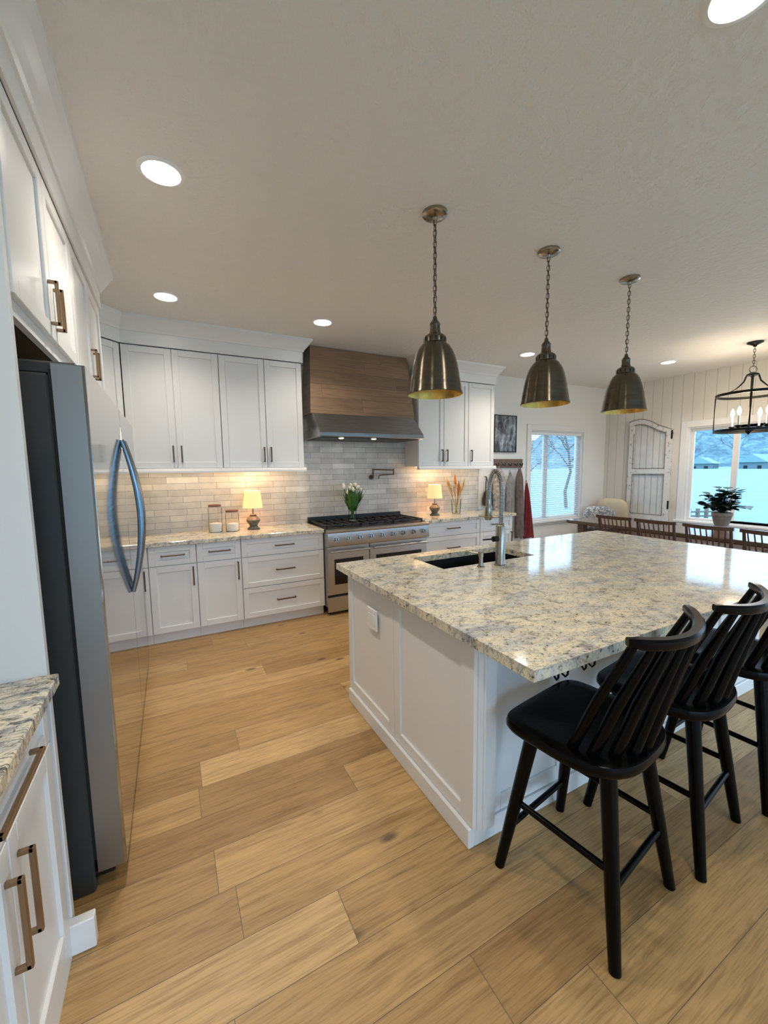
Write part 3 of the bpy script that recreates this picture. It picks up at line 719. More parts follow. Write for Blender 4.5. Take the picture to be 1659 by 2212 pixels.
# bag hooks under the overhang
for i, (x, lb) in enumerate(((1.44, 'black double hook under the island overhang by the nearest stool seat'), (1.62, 'black double hook under the island overhang, second from the island corner'), (2.30, 'black double hook under the island overhang behind the second stool'))):
    t = thing('bag_hook', lb, 'hook', (x, ay0, .60), 0, 'hooks under the island overhang'); y = ay0 - .0015
    part('back_plate', box(x-.028, x+.028, y-.004, y+.001, .628, .656), 'black_metal', t, bevel=.002)
    bm = nb()
    for s in (-1, 1): tube(bm, [(x+s*.02, y-.004, .642), (x+s*.024, y-.03, .628), (x+s*.028, y-.045, .618), (x+s*.03, y-.055, .633), (x+s*.03, y-.056, .668)], .0045, 8)
    part('prong', bm, 'black_metal', t, smooth=True)

# ------------------------------------------------------------------ stools
def make_stool():
    t = thing('counter_stool', 'black spindle-back counter stool nearest the camera, fully in view', 'stool', (0, 0, 0), 0, 'black counter stools at the island')
    # seat: square front (+y), round back, dished, rounded rim
    bm = nb(); out = []
    for i in range(48):
        a = 2*PI*i/48; c, s = math.cos(a), math.sin(a); e = .30 if s > 0 else .74
        out.append((math.copysign(abs(c)**e, c)*.240, math.copysign(abs(s)**e, s)*(.212 if s > 0 else .215)))
    lv = [(.90, .575), (.97, .580), (1.0, .592), (1.0, .606), (.985, .618), (.95, .622), (.80, .619), (.55, .611), (.25, .607)]
    rings = [[bm.verts.new(V(x*k, y*k, z)) for x, y in out] for k, z in lv]
    for A, B in zip(rings, rings[1:]):
        for j in range(48): bm.faces.new((A[j], A[(j+1) % 48], B[(j+1) % 48], B[j]))
    bm.faces.new(rings[0][::-1]); bm.faces.new(rings[-1])
    part('seat', bm, 'black_paint', t, smooth=True, local=True)
    top, ft = .128, .212
    def lp(sx, sy, z):
        k = top + (ft-top)*(.585-z)/.585; return V(sx*k, sy*k, z)
    for sx, sy in ((-1, 1), (-1, -1), (1, -1), (1, 1)):
        part('leg', tube(nb(), [lp(sx, sy, .0), lp(sx, sy, .2), lp(sx, sy, .585)], [.018, .022, .0265], 14), 'black_paint', t, smooth=True, local=True)
    for a, b, z in (((-1, 1), (-1, -1), .275), ((1, 1), (1, -1), .275), ((-1, -1), (1, -1), .225), ((-1, 1), (1, 1), .165)):
        part('stretcher', tube(nb(), [lp(*a, z), lp(*b, z)], .0115, 12), 'black_paint', t, smooth=True, local=True)
    # crest rail: curved arc
    def rp(s): # s in -1..1
        a = s*.80; return V(math.sin(a)*.325 + .066, -.272 + (1-math.cos(a))*.30, 0)
    bm = nb(); prof = [(-.012, .986), (.012, .986), (.017, .992), (.017, 1.012), (.011, 1.019), (-.011, 1.019), (-.017, 1.012), (-.017, .992)]
    rows = []
    for i in range(29):
        s = -1 + i/14; p = rp(s); dv = (rp(s+.01)-rp(s-.01)).normalized(); nr = V(dv.y, -dv.x, 0)
        k = 1 - .3*max(0, abs(s)-.85)/.15; lf = .014*abs(s)**2
        rows.append([bm.verts.new(p + nr*o*k + V(0, 0, 1.002+(z-1.002)*k+lf)) for o, z in prof])
    for A, B in zip(rows, rows[1:]):
        for j in range(8): bm.faces.new((A[j], A[(j+1) % 8], B[(j+1) % 8], B[j]))
    bm.faces.new(rows[0]); bm.faces.new(rows[-1][::-1]); bmesh.ops.recalc_face_normals(bm, faces=bm.faces[:])
    part('crest_rail', bm, 'black_paint', t, smooth=True, local=True)
    for i in range(9):
        s = -1 + 2*i/8; a = s*1.42; lo = V(math.sin(a)*.185, -.012 - math.cos(a)*.170, .612); hi = rp(s*.93) + V(0, 0, .990+.014*s*s)
        mid = lo.lerp(hi, .5) + V(0, .006, 0)
        if i in (0, 8): part('back_post', tube(nb(), [lo, mid, hi], [.017, .016, .013], 10), 'black_paint', t, smooth=True, local=True)
        else: part('spindle', tube(nb(), [lo, mid, hi], [.0185, .0180, .0115], 10), 'black_paint', t, smooth=True, local=True)
    return t
st = make_stool()
STOOLS = [((1.280, .874), 8.5, None), ((1.830, .895), 8.0, 'black spindle-back counter stool second from the camera, behind the nearest one'), ((2.42, .885), 3.0, 'black spindle-back counter stool third along the island, cut by the right edge of the photo')]
for i, ((x, y), a, lb) in enumerate(STOOLS):
    o = st if i == 0 else copy_tree(st)
    o.location = (x, y, 0); o.rotation_euler = (0, 0, math.radians(a))
    if lb: o['label'] = lb

# ------------------------------------------------------------------ pendants
def link(bm, c, L, w, r, ang):
    pts = []
    for i in range(14):
        a = 2*PI*i/14; u = math.cos(a)*w; z = math.sin(a)*w + math.copysign(L/2-w, math.sin(a))
        pts.append(Vector(c) + V(u*math.cos(ang), u*math.sin(ang), z))
    tube(bm, pts, r, 6, closed=True)
def chain(bm, x, y, z0, z1, L=.036, w=.0085, r=.0021, ang0=.4):
    n = max(1, round((z1-z0)/(L-.009))); st_ = (z1-z0)/n
    for i in range(n): link(bm, (x, y, z0+(i+.5)*st_), L, w, r, ang0 + (PI/2 if i % 2 else 0))
def pendant(x, y, label):
    t = thing('pendant_lamp', label, 'pendant lamp', (x, y, CEIL), 0, 'pendant lamps over the island'); c = (x, y, 0)
    bm = lathe(nb(), [(0, CEIL), (.066, CEIL), (.066, CEIL-.012), (.060, CEIL-.018), (.03, CEIL-.024), (.014, CEIL-.027), (.010, CEIL-.04), (0, CEIL-.042)], c, 32); part('canopy', bm, 'nickel', t, smooth=True)
    bm = nb(); chain(bm, x, y, 2.325, 2.822); tube(bm, [(x+.003*math.sin(i), y+.003*math.cos(i*1.3), 2.32 + .5*i/24) for i in range(25)], .0018, 5)
    part('chain', bm, 'dark_bronze', t, smooth=True)
    bm = lathe(nb(), [(.0, 2.335), (.010, 2.333), (.014, 2.315), (.022, 2.306), (.026, 2.30), (.029, 2.292), (.027, 2.288), (.028, 2.262), (.032, 2.245), (.044, 2.238), (.044, 2.232), (0, 2.232)], c, 32); part('socket_cap', bm, 'pendant_metal', t, smooth=True)
    outer = [(.040, 2.238), (.054, 2.232), (.060, 2.222), (.060, 2.196), (.066, 2.190), (.080, 2.178), (.098, 2.150), (.112, 2.115), (.123, 2.075), (.131, 2.035), (.1345, 2.010), (.1365, 2.006), (.141, 1.975), (.145, 1.945), (.150, 1.932), (.151, 1.926), (.148, 1.924)]
    part('shade', lathe(nb(), outer, c, 56, cap=False), 'pendant_metal', t, smooth=True)
    inner = [(max(.001, r-.003), z-.002) for r, z in outer[2:-1]] + [(.148, 1.924)]
    part('shade_lining', lathe(nb(), inner[::-1] + [(0, 2.22)], c, 56, cap=False), 'pendant_brass', t, smooth=True, label='golden brass inside of the shade')
    bm = nb()
    for i in range(12):
        a = 2*PI*i/12; cc, ss = math.cos(a), math.sin(a)
        obox(bm, V(x+cc*.0602-ss*.004, y+ss*.0602+cc*.004, 2.200), V(ss*.008, -cc*.008, 0), V(0, 0, .020), V(cc*.001, ss*.001, 0))
    part('vent_slot', bm, 'dark_gap', t)
    bm = lathe(nb(), [(0, 2.05), (.018, 2.055), (.03, 2.08), (.03, 2.10), (.016, 2.14), (.014, 2.19), (0, 2.19)], c, 20); part('bulb', bm, 'white_plastic', t, smooth=True)
pendant(1.315, 1.878, 'nearest and largest bell pendant, in front of the right wall cabinets')
pendant(2.165, 1.872, 'middle of the three antique metal bell pendants over the island')
pendant(2.995, 1.870, 'farthest of the three bell pendants, nearest the lantern chandelier')

# ------------------------------------------------------------------ chandelier
cx, cy = 5.75, 2.16
t = thing('chandelier', 'round dark metal lantern chandelier with lit candle bulbs over the dining table', 'chandelier', (cx, cy, CEIL)); c = (cx, cy, 0)
part('canopy', lathe(nb(), [(0, CEIL), (.072, CEIL), (.072, CEIL-.01), (.02, CEIL-.035), (.012, CEIL-.05), (0, CEIL-.05)], c, 28), 'black_metal', t, smooth=True)
bm = nb(); chain(bm, cx, cy, 2.60, 2.81, .04, .009, .0025); part('chain', bm, 'black_metal', t, smooth=True)
bm = nb(); tube(bm, [(cx + .035*math.cos(a), cy - .02*math.cos(a), 2.565 + .036*math.sin(a)) for a in [2*PI*i/24 for i in range(24)]], .005, 8, closed=True); part('hanging_loop', bm, 'nickel', t, smooth=True)
bm = lathe(nb(), [(0, 2.54), (.02, 2.535), (.055, 2.515), (.055, 2.50), (.02, 2.495), (.012, 2.48), (.012, 2.40), (.008, 1.93), (.03, 1.92), (.03, 1.89), (.012, 1.87), (0, 1.855)], c, 20); part('center_stem', bm, 'black_metal', t, smooth=True)
RR = .305
for z in (2.30, 1.905):
    bm = lathe(nb(), [(RR-.006, z-.014), (RR+.004, z-.014), (RR+.004, z+.014), (RR-.006, z+.014), (RR-.006, z-.014)], c, 48, cap=False); part('ring', bm, 'black_metal', t)
base_a = math.atan2(cy, cx)
for i in range(4):
    a = base_a + PI/2 + i*PI/2; d = V(math.cos(a), math.sin(a), 0)
    part('upright', tube(nb(), [V(cx, cy, 1.885)+d*RR, V(cx, cy, 2.32)+d*RR], .007, 8), 'black_metal', t, smooth=True)
    pts = [V(cx, cy, 2.507)+d*.05, V(cx, cy, 2.44)+d*.07, V(cx, cy, 2.37)+d*.13, V(cx, cy, 2.325)+d*.21, V(cx, cy, 2.305)+d*.30]
    part('arm', tube(nb(), pts, .008, 8), 'black_metal', t, smooth=True)
    part('cross_bar', tube(nb(), [V(cx, cy, 1.905)+d*.02, V(cx, cy, 1.905)+d*.30], .007, 8), 'black_metal', t, smooth=True)
for i in range(4):
    a = base_a + PI/4 + i*PI/2 + .25; d = V(math.cos(a), math.sin(a), 0)*.17
    p = V(cx, cy, 0)+d
    bm = lathe(nb(), [(0, 1.92), (.012, 1.925), (.03, 1.955), (.03, 1.96), (.012, 1.962), (0, 1.962)], p, 16)
    tube(bm, [V(cx, cy, 1.905), p + V(0, 0, 1.925)], .006, 8); k = part('candle_cup', bm, 'black_metal', t, smooth=True)
    part('candle', lathe(nb(), [(0, 1.962), (.009, 1.962), (.009, 2.07), (0, 2.07)], p, 14), 'white_plastic', k, smooth=True)
    part('bulb', lathe(nb(), [(0, 2.07), (.010, 2.07), (.021, 2.10), (.016, 2.13), (.005, 2.16), (0, 2.165)], p, 14), 'bulb_glow', k, smooth=True)
ld = bpy.data.lights.new('chandelier_lamp', 'POINT'); ld.energy = 15; ld.color = (1, .80, .56); ld.shadow_soft_size = .12
lo = bpy.data.objects.new('chandelier_lamp', ld); C.objects.link(lo); lo.parent = t; lo.location = (0, 0, 2.11-CEIL)

# ------------------------------------------------------------------ things on the counters
CT = .921
def table_lamp(x, y, label):
    t = thing('table_lamp', label, 'lamp', (x, y, CT), 0, 'table lamps on the counters'); c = (x, y, CT)
    part('base', lathe(nb(), [(0, 0), (.062, 0), (.064, .012), (.045, .025), (.038, .04), (.05, .06), (.068, .085), (.070, .10), (.05, .125), (.03, .14), (.034, .15), (.03, .158), (0, .158)], c, 28), 'lamp_base', t, smooth=True)
    part('neck', lathe(nb(), [(0, .158), (.008, .158), (.008, .30), (0, .30)], c, 12), 'nickel', t, smooth=True)
    part('lamp_shade', lathe(nb(), [(.100, .225), (.079, .40), (.077, .40), (.098, .225), (.100, .225)], c, 36, cap=False), 'shade_glow', t, smooth=True, label='glowing cream fabric shade')
    part('bulb', lathe(nb(), [(0, .30), (.012, .30), (.024, .33), (.02, .355), (0, .366)], c, 14), 'bulb_glow', t, smooth=True)
    ld = bpy.data.lights.new('table_lamp_bulb', 'POINT'); ld.energy = 2.8; ld.color = WARM; ld.shadow_soft_size = .03
    lo = bpy.data.objects.new('table_lamp_bulb', ld); C.objects.link(lo); lo.parent = t; lo.location = (0, 0, .35)
table_lamp(.752, 4.34, 'small glowing table lamp on the counter left of the range')
table_lamp(3.035, 4.34, 'small glowing table lamp on the counter right of the range')
def jar(x, y, h, fill, label):
    t = thing('glass_jar', label, 'jar', (x, y, CT), 0, 'jars on the counter'); c = (x, y, CT); r = .064
    part('glass', lathe(nb(), [(0, 0), (r-.004, 0), (r, .005), (r, h-.02), (r-.008, h-.004), (r-.008, h)], c, 32, cap=False), 'jar_glass', t, smooth=True)
    part('contents', lathe(nb(), [(0, .004), (r-.005, .004), (r-.004, fill), (r*.5, fill+.006), (0, fill+.01)], c, 28), 'flour', t, smooth=True, label='white powder filling')
    part('lid', lathe(nb(), [(0, h), (r-.004, h), (r-.003, h+.018), (r-.01, h+.02), (0, h+.02)], c, 28), 'lid_wood', t, smooth=True, label='dark wooden lid')
jar(.388, 4.36, .255, .085, 'taller glass jar with wooden lid, on the left')
jar(.545, 4.34, .195, .075, 'shorter glass jar with wooden lid, between the tall jar and the lamp')
def leaf(bm, base, d, up, L, w, bend=.3, n=6):
    base, d, up = Vector(base), Vector(d).normalized(), Vector(up); s = d.cross(up).normalized(); rows = []
    for i in range(n+1):
        f = i/n; p = base + d*L*f + up*(-bend*L*f*f); ww = w*math.sin(PI*(.08+.92*f)**.8)*.5
        rows.append((bm.verts.new(p - s*ww), bm.verts.new(p - up*ww*.25), bm.verts.new(p + s*ww)))
    for A, B in zip(rows, rows[1:]):
        bm.faces.new((A[0], A[1], B[1], B[0])); bm.faces.new((A[1], A[2], B[2], B[1]))
# tulips on the range
tx, ty, tz = 1.83, 4.24, .9525
t = thing('tulip_vase', 'bunch of white tulips with green leaves in a glass vase on the range', 'flowers', (tx, ty, tz)); c = (tx, ty, tz)
part('vase', lathe(nb(), [(0, 0), (.045, 0), (.05, .01), (.046, .06), (.043, .10), (.055, .15), (.058, .16)], c, 28, cap=False), 'vase_glass', t, smooth=True)
R = random.Random(3); st_ = nb(); lf = nb(); bl = nb()
for i in range(15):
    a = R.uniform(0, 2*PI); rr = R.uniform(.02, .13); h = R.uniform(.30, .39)
    p0 = V(tx+.02*math.cos(a+2), ty+.02*math.sin(a+2), tz+.02); p2 = V(tx+rr*math.cos(a), ty+rr*math.sin(a)*.8, tz+h); p1 = V(tx+rr*.35*math.cos(a), ty+rr*.35*math.sin(a), tz+.17)
    tube(st_, [p0, p1, p1.lerp(p2, .55)+V(0, 0, .02), p2], .0035, 6)
    blob(bl, p2+V(0, 0, .018), (.017, .017, .027), 10)
for i in range(52):
    a = R.uniform(0, 2*PI); d = V(math.cos(a)*R.uniform(.2, .85), math.sin(a)*R.uniform(.2, .75), 1); b = V(tx+.025*math.cos(a), ty+.025*math.sin(a), tz+R.uniform(.10, .17))
    leaf(lf, b, d, V(-math.cos(a), -math.sin(a), .4).normalized(), R.uniform(.16, .27), .046, -.10)
part('stems', st_, 'leaf', t, smooth=True); part('leaves', lf, 'leaf', t, smooth=True); part('blossoms', bl, 'petal', t, smooth=True, label='white tulip buds')
# dried grasses
tx, ty = 3.40, 4.36
t = thing('dried_grass_vase', 'dried tan and rust grasses in a clear vase at the counter end', 'vase', (tx, ty, CT)); c = (tx, ty, CT)
part('vase', lathe(nb(), [(0, 0), (.05, 0), (.055, .01), (.062, .10), (.068, .19), (.07, .20)], c, 28, cap=False), 'vase_glass', t, smooth=True)
for k, (dx, h, m) in enumerate(((-.20, .50, 'pampas'), (-.13, .45, 'pampas'), (.0, .53, 'rust_leaf'), (.02, .44, 'rust_leaf'), (.14, .47, 'pampas'), (.09, .40, 'pampas'), (-.06, .42, 'pampas'))):
    p0 = V(tx - dx*.12, ty, CT+.01); p1 = V(tx+dx*.45, ty+.02*(k % 3-1), CT+h*.5); p2 = V(tx+dx, ty+.03*(k % 3-1), CT+h)
    bm = nb(); tube(bm, [p0, p1, p1.lerp(p2, .5), p1.lerp(p2, .75), p2], [.003, .006, .019, .017, .003], 8); part('plume', bm, m, t, smooth=True)

# ------------------------------------------------------------------ wall things beside the window
t = thing('framed_picture', 'framed grey photograph hanging on the wall above the coat rack', 'picture', (4.40, YB-.01, 2.03))
px0, px1, pz0, pz1 = 4.215, 4.655, 1.755, 2.295
bm = nb(); bx(bm, px0, px0+.012, YB-.025, YB-.0005, pz0, pz1); bx(bm, px1-.012, px1, YB-.025, YB-.0005, pz0, pz1); bx(bm, px0+.012, px1-.012, YB-.025, YB-.0005, pz0, pz0+.012); bx(bm, px0+.012, px1-.012, YB-.025, YB-.0005, pz1-.012, pz1)
part('frame', bm, 'black_metal', t); part('print', box(px0+.012, px1-.012, YB-.018, YB-.001, pz0+.012, pz1-.012), 'photo_print', t)
t = thing('coat_rack', 'dark weathered wooden coat rack board with metal hooks on the wall', 'coat rack', (4.48, YB-.02, 1.59))
part('board', box(4.175, 4.79, YB-.028, YB-.0005, 1.525, 1.655), 'rack_wood', t, bevel=.004)
for x in (4.25, 4.38, 4.50, 4.62, 4.73):
    bm = nb(); tube(bm, [(x, YB-.028, 1.585), (x, YB-.05, 1.565), (x, YB-.075, 1.555), (x, YB-.085, 1.575), (x, YB-.083, 1.595)], .006, 8); part('hook', bm, 'black_metal', t, smooth=True)
def garment(name, label, cat, x, zt, zb, wt, wb, m, dx=0., depth=.09, sleeves=True, seed=0):
    R = random.Random(seed); t = thing(name, label, cat, (x, YB-.075, zb), 0, 'clothes on the coat rack'); n = 56; lv = 20; bm = nb(); rows = []
    ph = [R.uniform(0, 6.28) for _ in range(4)]; fr = [R.choice((4, 5, 6, 7)) for _ in range(3)]
    for i in range(lv+1):
        f = i/lv; z = zt + (zb-zt)*f; sh = min(1., .22 + (f*5)**.7)
        wv = (wt + (wb-wt)*f)*.5*sh; cx_ = x + dx*f; dp = (depth*(.45+.55*min(1, f*3)))*.5; rows.append([])
        lw = 1 + .10*math.sin(5*f+ph[2]); rw = 1 + .10*math.sin(4*f+ph[3])
        for j in range(n):
            a = 2*PI*j/n; amp = min(1, .25+f*1.5)
            fold = 1 + .34*amp*(math.sin(fr[0]*a+ph[0]+.8*f) + .7*math.sin(fr[1]*a+ph[1]+f*2.5))
            rows[-1].append(bm.verts.new(V(cx_ + math.cos(a)*wv*(lw if math.cos(a) < 0 else rw), YB-.085 + math.sin(a)*dp*fold, z + (.02*math.sin(3*a+ph[3]) if i == lv else (.02*math.cos(a+ph[0])*(1-min(1, f*4)))))))
    for A, B in zip(rows, rows[1:]):
        for j in range(n): bm.faces.new((A[j], A[(j+1) % n], B[(j+1) % n], B[j]))
    bm.faces.new(rows[0]); bm.faces.new(rows[-1][::-1]); bmesh.ops.recalc_face_normals(bm, faces=bm.faces[:])
    part('cloth', bm, m, t, smooth=True)
    bm = nb(); tube(bm, [(x-.02, YB-.08, zt-.01), (x-.012, YB-.08, zt+.035), (x, YB-.08, zt+.05), (x+.012, YB-.08, zt+.035), (x+.02, YB-.08, zt-.01)], .004, 6); part('hanging_loop', bm, m, t, smooth=True)
    if sleeves:
        for s in (-1, 1):
            sx = x + s*wt*.46; bm = nb(); tube(bm, [(sx-s*.02, YB-.11, zt-.06), (sx+s*.01, YB-.145, zt-.16), (sx+s*.015, YB-.15, zt-.35), (sx+s*.01+dx*.3, YB-.145, zt-.55)], [.03, .042, .038, .030], 12); part('sleeve', bm, m, t, smooth=True)
    return t
garment('coat', 'pale patterned jacket hanging leftmost on the coat rack, behind the faucet', 'coat', 4.262, 1.50, .78, .20, .22, 'coat_light', seed=1, sleeves=False)
garment('scarf', 'grey mottled scarf hanging from the middle of the coat rack', 'scarf', 4.475, 1.44, .50, .13, .125, 'coat_gray', seed=2, depth=.07, sleeves=False)
garment('coat', 'brownish grey long coat hanging at the right of the coat rack', 'coat', 4.665, 1.50, .47, .15, .155, 'coat_brown', dx=.03, seed=3, depth=.10, sleeves=False)
garment('apron', 'dark red garment hanging rightmost on the coat rack, beside the window', 'garment', 4.815, 1.28, .45, .06, .20, 'coat_red', dx=.085, seed=4, depth=.08, sleeves=False)
t = thing('handbag', 'dark leather bag hanging at the end of the counter below the cabinets', 'bag', (4.06, YB-.07, .98), 0)
bm = blob(nb(), (4.06, YB-.075, 1.09), (.075, .05, .115), 16, .6, lambda q: V(q.x*(1-.18*q.z), q.y, q.z)); part('pouch', bm, 'bag_leather', t, smooth=True)
bm = nb(); tube(bm, [(4.03, YB-.06, 1.19), (4.045, YB-.05, 1.33), (4.06, YB-.035, 1.40), (4.075, YB-.05, 1.33), (4.09, YB-.06, 1.19)], .008, 8); tube(bm, [(4.06, YB, 1.405), (4.06, YB-.05, 1.395)], .006, 6); part('strap', bm, 'bag_leather', t, smooth=True)

# ------------------------------------------------------------------ barn door panel
t = thing('salvaged_door', 'weathered white arched plank door mounted on the shiplap wall by the window', 'door', (XR-.02, 3.78, .66))
y0, y1 = 3.455, 4.105; xo, xi = XR-.05, XR-.0005
def arch(y): f = (y1-y)/(y1-y0); return 2.245 + .035*math.sin(PI*min(1, f*1.4)) - .17*max(0, f-.25)**1.3/.75**1.3
bm = nb(); bx(bm, xo, xi, y0, y0+.085, .66, arch(y0)-.05); bx(bm, xo, xi, y1-.085, y1, .66, arch(y1)-.05); bx(bm, xo, xi, y0+.085, y1-.085, .66, .745); bx(bm, xo, xi, y0+.085, y1-.085, 1.40, 1.475)
part('frame', bm, 'distressed_white', t, bevel=.004)
bm = nb(); top = [(xo-.003, y0 + (y1-y0)*i/16, arch(y0+(y1-y0)*i/16)) for i in range(17)]; low = [(xo-.003, y, z-.085) for _, y, z in top[::-1]]; prism(bm, top+low, (xi-xo, 0, 0)); part('arched_rail', bm, 'distressed_white', t, bevel=.004)
bm = nb(); k = 5; w = (y1-y0-.17)/k
for i in range(k):
    a = y0+.085+i*w; prism(bm, [(XR-.025, a+.003, .745), (XR-.025, a+w-.003, .745), (XR-.025, a+w-.003, arch(a+w)-.06), (XR-.025, a+.003, arch(a)-.06)], (.02, 0, 0))
part('planks', bm, 'door_panel', t, bevel=.003)
bm = nb()
for z0, z1 in ((.75, 1.395), (1.48, 2.05)):
    for a, b in ((y0+.078, y0+.09), (y1-.09, y1-.078)): bx(bm, xo-.003, xo, a, b, z0, z1)
    bx(bm, xo-.003, xo, y0+.09, y1-.09, z0, z0+.012)
bx(bm, xo-.003, xo, y0+.09, y1-.09, 1.383, 1.395)
bx(bm, xo-.003, xo, y1-.006, y1+.001, .7, 2.18)
pts = [(xo-.004, y, z-.085) for _, y, z in top if y0+.07 < y < y1-.07]; tube(bm, pts, .007, 6)
pts = [(xo-.004, y, z-.004) for _, y, z in top]; tube(bm, pts, .006, 6)
part('worn_edge', bm, 'worn_dark', t, label='dark worn edges')
for z in (.86, 1.93): part('hinge', box(xo-.006, xo, y0-.014, y0+.012, z, z+.13), 'black_metal', t, bevel=.002)

# ------------------------------------------------------------------ dining table, chairs, bench
t = thing('dining_table', 'long dark brown wooden dining table beyond the island', 'table', (5.62, 2.6, 0))
tx0, tx1, ty0, ty1 = 5.10, 6.06, .95, 3.96
part('tabletop', box(tx0, tx1, ty0, ty1, .715, .76), 'table_wood', t, bevel=.006)
bm = nb(); bx(bm, tx0+.36, tx0+.385, ty0+.12, ty1-.12, .655, .7148); bx(bm, tx1-.385, tx1-.36, ty0+.12, ty1-.12, .655, .7148)
part('apron', bm, 'table_wood', t)
for x in (tx0+.08, tx1-.17):
    for y in (ty0+.13, ty1-.22): part('leg', box(x, x+.09, y, y+.09, 0, .7146), 'table_wood', t, bevel=.004)
def make_chair():
    t = thing('dining_chair', 'brown spindle-back dining chair at the far end of the table, leftmost in the photo', 'chair', (0, 0, 0), 0, 'dining chairs along the table')
    # faces +x, back at -x
    bm = nb(); bx(bm, -.20, .22, -.215, .215, .435, .465); part('seat', bm, 'brown_wood', t, bevel=.01, local=True, seg=2)
    for x, y in ((.18, .18), (.18, -.18)): part('leg', tube(nb(), [(x+.02, y*1.1, 0), (x, y, .436)], [.014, .020], 12), 'brown_wood', t, smooth=True, local=True)
    for y in (.195, -.195): part('back_leg', tube(nb(), [(-.25, y*1.03, 0), (-.185, y, .45), (-.21, y, .68), (-.255, y*1.02, .90)], [.014, .019, .017, .013], 12), 'brown_wood', t, smooth=True, local=True)
    bm = nb(); rows = []
    for i in range(13):
        s = -1+i/6; y = s*.225; x = -.262 - .035*(1-s*s); h = .030 - .006*s*s
        rows.append([bm.verts.new(V(x+a, y, z)) for a, z in ((-.011, .895-h), (.011, .895-h), (.009, .905), (-.013, .905))])
    for A, B in zip(rows, rows[1:]):
        for j in range(4): bm.faces.new((A[j], A[(j+1) % 4], B[(j+1) % 4], B[j]))
    bm.faces.new(rows[0]); bm.faces.new(rows[-1][::-1]); bmesh.ops.recalc_face_normals(bm, faces=bm.faces[:]); part('crest_rail', bm, 'brown_wood', t, smooth=True, local=True)
    bm = nb(); tube(bm, [(-.212, -.19, .685), (-.232, 0, .685), (-.212, .19, .685)], .016, 10); part('lower_rail', bm, 'brown_wood', t, smooth=True, local=True)
    for i in range(7):
        y = -.15 + .05*i; part('spindle', tube(nb(), [(-.18, y*.95, .46), (-.228, y, .685), (-.29 + y*y*.6, y*1.08, .885)], [.008, .008, .006], 8), 'brown_wood', t, smooth=True, local=True)
    for a, b in (((.19, .19, .2), (-.225, .2, .2)), ((.19, -.19, .2), (-.225, -.2, .2)), ((-.01, .195, .2), (-.01, -.195, .2))): part('stretcher', tube(nb(), [a, b], .010, 8), 'brown_wood', t, smooth=True, local=True)
    return t
ch = make_chair()
CH = [(3.13, None), (2.64, 'brown spindle-back dining chair second from the left along the table'), (2.12, 'brown spindle-back dining chair third from the left, in front of the potted plant'), (1.62, 'brown spindle-back dining chair nearest the right edge of the photo')]
for i, (y, lb) in enumerate(CH):
    o = ch if i == 0 else copy_tree(ch)
    o.location = (5.165, y, 0)
    if lb: o['label'] = lb
# plant on the table
px, py = 5.93, 2.42
t = thing('potted_plant', 'dark leafy plant in a small clay pot on the dining table', 'plant', (px, py, .76)); c = (px, py, .76)
part('pot', lathe(nb(), [(0, 0), (.07, 0), (.074, .01), (.066, .03), (.078, .06), (.098, .15), (.104, .155), (.104, .19), (.094, .19), (.09, .16), (0, .16)], c, 28), 'clay', t, smooth=True)
part('soil', lathe(nb(), [(0, .172), (.088, .170), (.088, .162)], c, 20, cap=False), 'soil', t)
R = random.Random(5); lf = nb(); sm = nb()
for i in range(56):
    a = R.uniform(0, 2*PI); el = R.uniform(.2, 1.5); L = R.uniform(.10, .27); d = V(math.cos(a)*math.cos(el), math.sin(a)*math.cos(el), math.sin(el)); b = V(px, py, .93)
    tip = b + d*L + V(0, 0, .06); tube(sm, [b, b.lerp(tip, .5)+V(0, 0, .03), tip], .003, 5)
    for k in range(3):
        a2 = a + R.uniform(-1.3, 1.3); leaf(lf, tip - d*.04*k, V(math.cos(a2), math.sin(a2), R.uniform(-.1, .9)), V(0, 0, 1), R.uniform(.08, .115), R.uniform(.075, .11), .3, 5)
part('stems', sm, 'dark_leaf', t, smooth=True); part('leaves', lf, 'dark_leaf', t, smooth=True)
# bench and cushions in the corner
t = thing('bench', 'low wooden bench against the shiplap wall holding two cushions', 'bench', (6.5, 3.3, 0))
part('seat', box(6.10, 6.76, 2.2, 4.50, .42, .46), 'brown_wood', t, bevel=.005)
for x in (6.12, 6.69):
    for y in (2.25, 4.42): part('leg', box(x, x+.05, y, y+.05, 0, .42), 'brown_wood', t, bevel=.003)
def cushion(label, loc, r, m, rot):
    o = part('cushion', blob(nb(), (0, 0, 0), r, 24, .62), m, smooth=True); o.location = loc; o.rotation_euler = rot
    tag(o, label, 'cushion', 'cushions on the bench')
cushion('beige cushion leaning in the corner beside the weathered white door', (6.56, 4.22, .735), (.085, .25, .265), 'pillow_beige', (0, -.16, .35))
cushion('grey and white patterned cushion leaning in front of the beige one', (6.27, 4.25, .675), (.075, .235, .205), 'pillow_pattern', (0, -.22, .62))

# ------------------------------------------------------------------ outside
bm = nb(); bmesh.ops.create_grid(bm, x_segments=60, y_segments=60, size=260)
for v in bm.verts:
    v.co.z = -.75 + .25*math.sin(v.co.x*.05)*math.cos(v.co.y*.06) + max(0, (v.co.xy.length-40))*.012
struct('snowy_ground', bm, 'snow', smooth=True)
bm = nb(); rows = []
for j in range(7):
    f = j/6; rows.append([])
    for i in range(81):
        a = math.radians(-75 + 170*i/80); rad = 185 + 120*f; h = (30 + 9*math.sin(i*.31) + 5*math.sin(i*.83+1) + 3*math.sin(i*1.9))*math.sin(f*PI/2)
        rows[-1].append(bm.verts.new(V(math.cos(a)*rad, math.sin(a)*rad, -1 + h + (random.uniform(-1, 1) if 0 < j else 0))))
for A, B in zip(rows, rows[1:]):
    for i in range(80): bm.faces.new((A[i], A[i+1], B[i+1], B[i]))
bmesh.ops.recalc_face_normals(bm, faces=bm.faces[:])
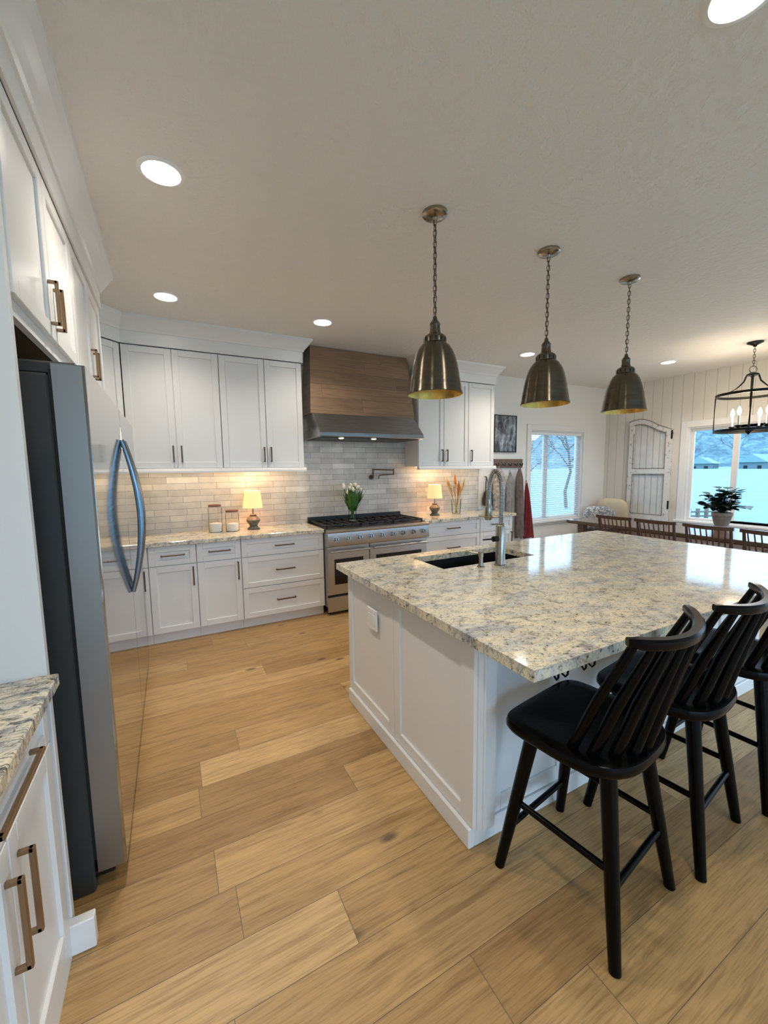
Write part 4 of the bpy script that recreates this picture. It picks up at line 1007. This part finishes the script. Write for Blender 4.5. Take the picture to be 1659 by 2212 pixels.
struct('wooded_hills', bm, 'wooded_hill', smooth=True)
def house(label, x, y, w, d, h, rot):
    t = thing('house', label, 'house', (x, y, -.4), rot, 'houses across the snow')
    part('wall', box(-w/2, w/2, -d/2, d/2, -.6, h), 'house_wall', t, local=True)
    bm = nb(); e = .5; prism(bm, [(-w/2-e, -d/2-e, h-.1), (-w/2-e, d/2+e, h-.1), (-w/2-e, 0, h+d*.32)], (w+2*e, 0, 0)); part('roof', bm, 'snow', t, local=True, label='snow-covered roof')
    for s in (-.28, .02, .3): part('window', box(w*s-.5, w*s+.5, -d/2-.04, -d/2+.02, .6, 1.8), 'black_glass', t, local=True)
    for s in (-.25, .25): part('window', box(-w/2-.04, -w/2+.02, d*s-.5, d*s+.5, .6, 1.8), 'black_glass', t, local=True)
house('distant house with snowy roof behind the left window pane', 150, 67, 8, 6, 2.6, .2)
house('distant house with snowy roof behind the right window pane', 152, 53, 9, 7, 2.8, -.2)
def tree(label, x, y, h, seed, z=-.75):
    R = random.Random(seed); t = thing('bare_tree', label, 'tree', (x, y, z), 0, 'bare trees outside'); tr = nb(); br = nb()
    pts = [V(0, 0, 0)]
    for i in range(5): pts.append(pts[-1] + V(R.uniform(-.05, .05)*h, R.uniform(-.05, .05)*h, h*.17))
    tube(tr, pts, [h*.015*(1-.14*i) for i in range(6)], 8)
    def grow(p, d, L, r, k):
        q_ = p + d*L; m_ = p.lerp(q_, .5) + V(R.uniform(-.1, .1), R.uniform(-.1, .1), .05)*L; tube(br, [p, m_, q_], [r, r*.75, r*.45], 5, cap=False)
        if k:
            for _ in range(3): grow(m_.lerp(q_, R.uniform(.2, 1)), (d + V(R.uniform(-.8, .8), R.uniform(-.8, .8), R.uniform(-.1, .7))).normalized(), L*.62, r*.5, k-1)
    for i in range(8):
        a = R.uniform(0, 2*PI); p = pts[2].lerp(pts[5], R.random()); grow(p, V(math.cos(a), math.sin(a), R.uniform(.5, 1.2)).normalized(), h*R.uniform(.18, .3), h*.006, 2)
    part('trunk', tr, 'bark', t, smooth=True, local=True); part('branches', br, 'bark', t, smooth=True, local=True)
tree('bare tree outside the left half of the blind-covered window', 16.0, 15.0, 5.0, 11)
tree('bare tree farther off behind the right half of the blind', 18.5, 14.4, 6.0, 12)
tree('bare tree beyond the houses, seen through the right pane', 98, 38.5, 9, 13, .2)
tree('bare tree at the hill foot, seen through the left pane', 88, 41.0, 8, 14, .0)
def fence():
    t = thing('fence', 'low dark wooden fence in the snow outside the large window', 'fence', (17, 8, -.8))
    a, b = V(16.6, 8.05, -.55), V(18.4, 7.2, -.55); n = 7
    for i in range(n): p = a.lerp(b, i/(n-1)); part('post', box(p.x-.05, p.x+.05, p.y-.05, p.y+.05, -1.1, -.05), 'fence_wood', t)
    for z in (.28, .12): part('rail', tube(nb(), [a+V(0, 0, z+.1), b+V(0, 0, z+.1)], .035, 6), 'fence_wood', t)
fence()
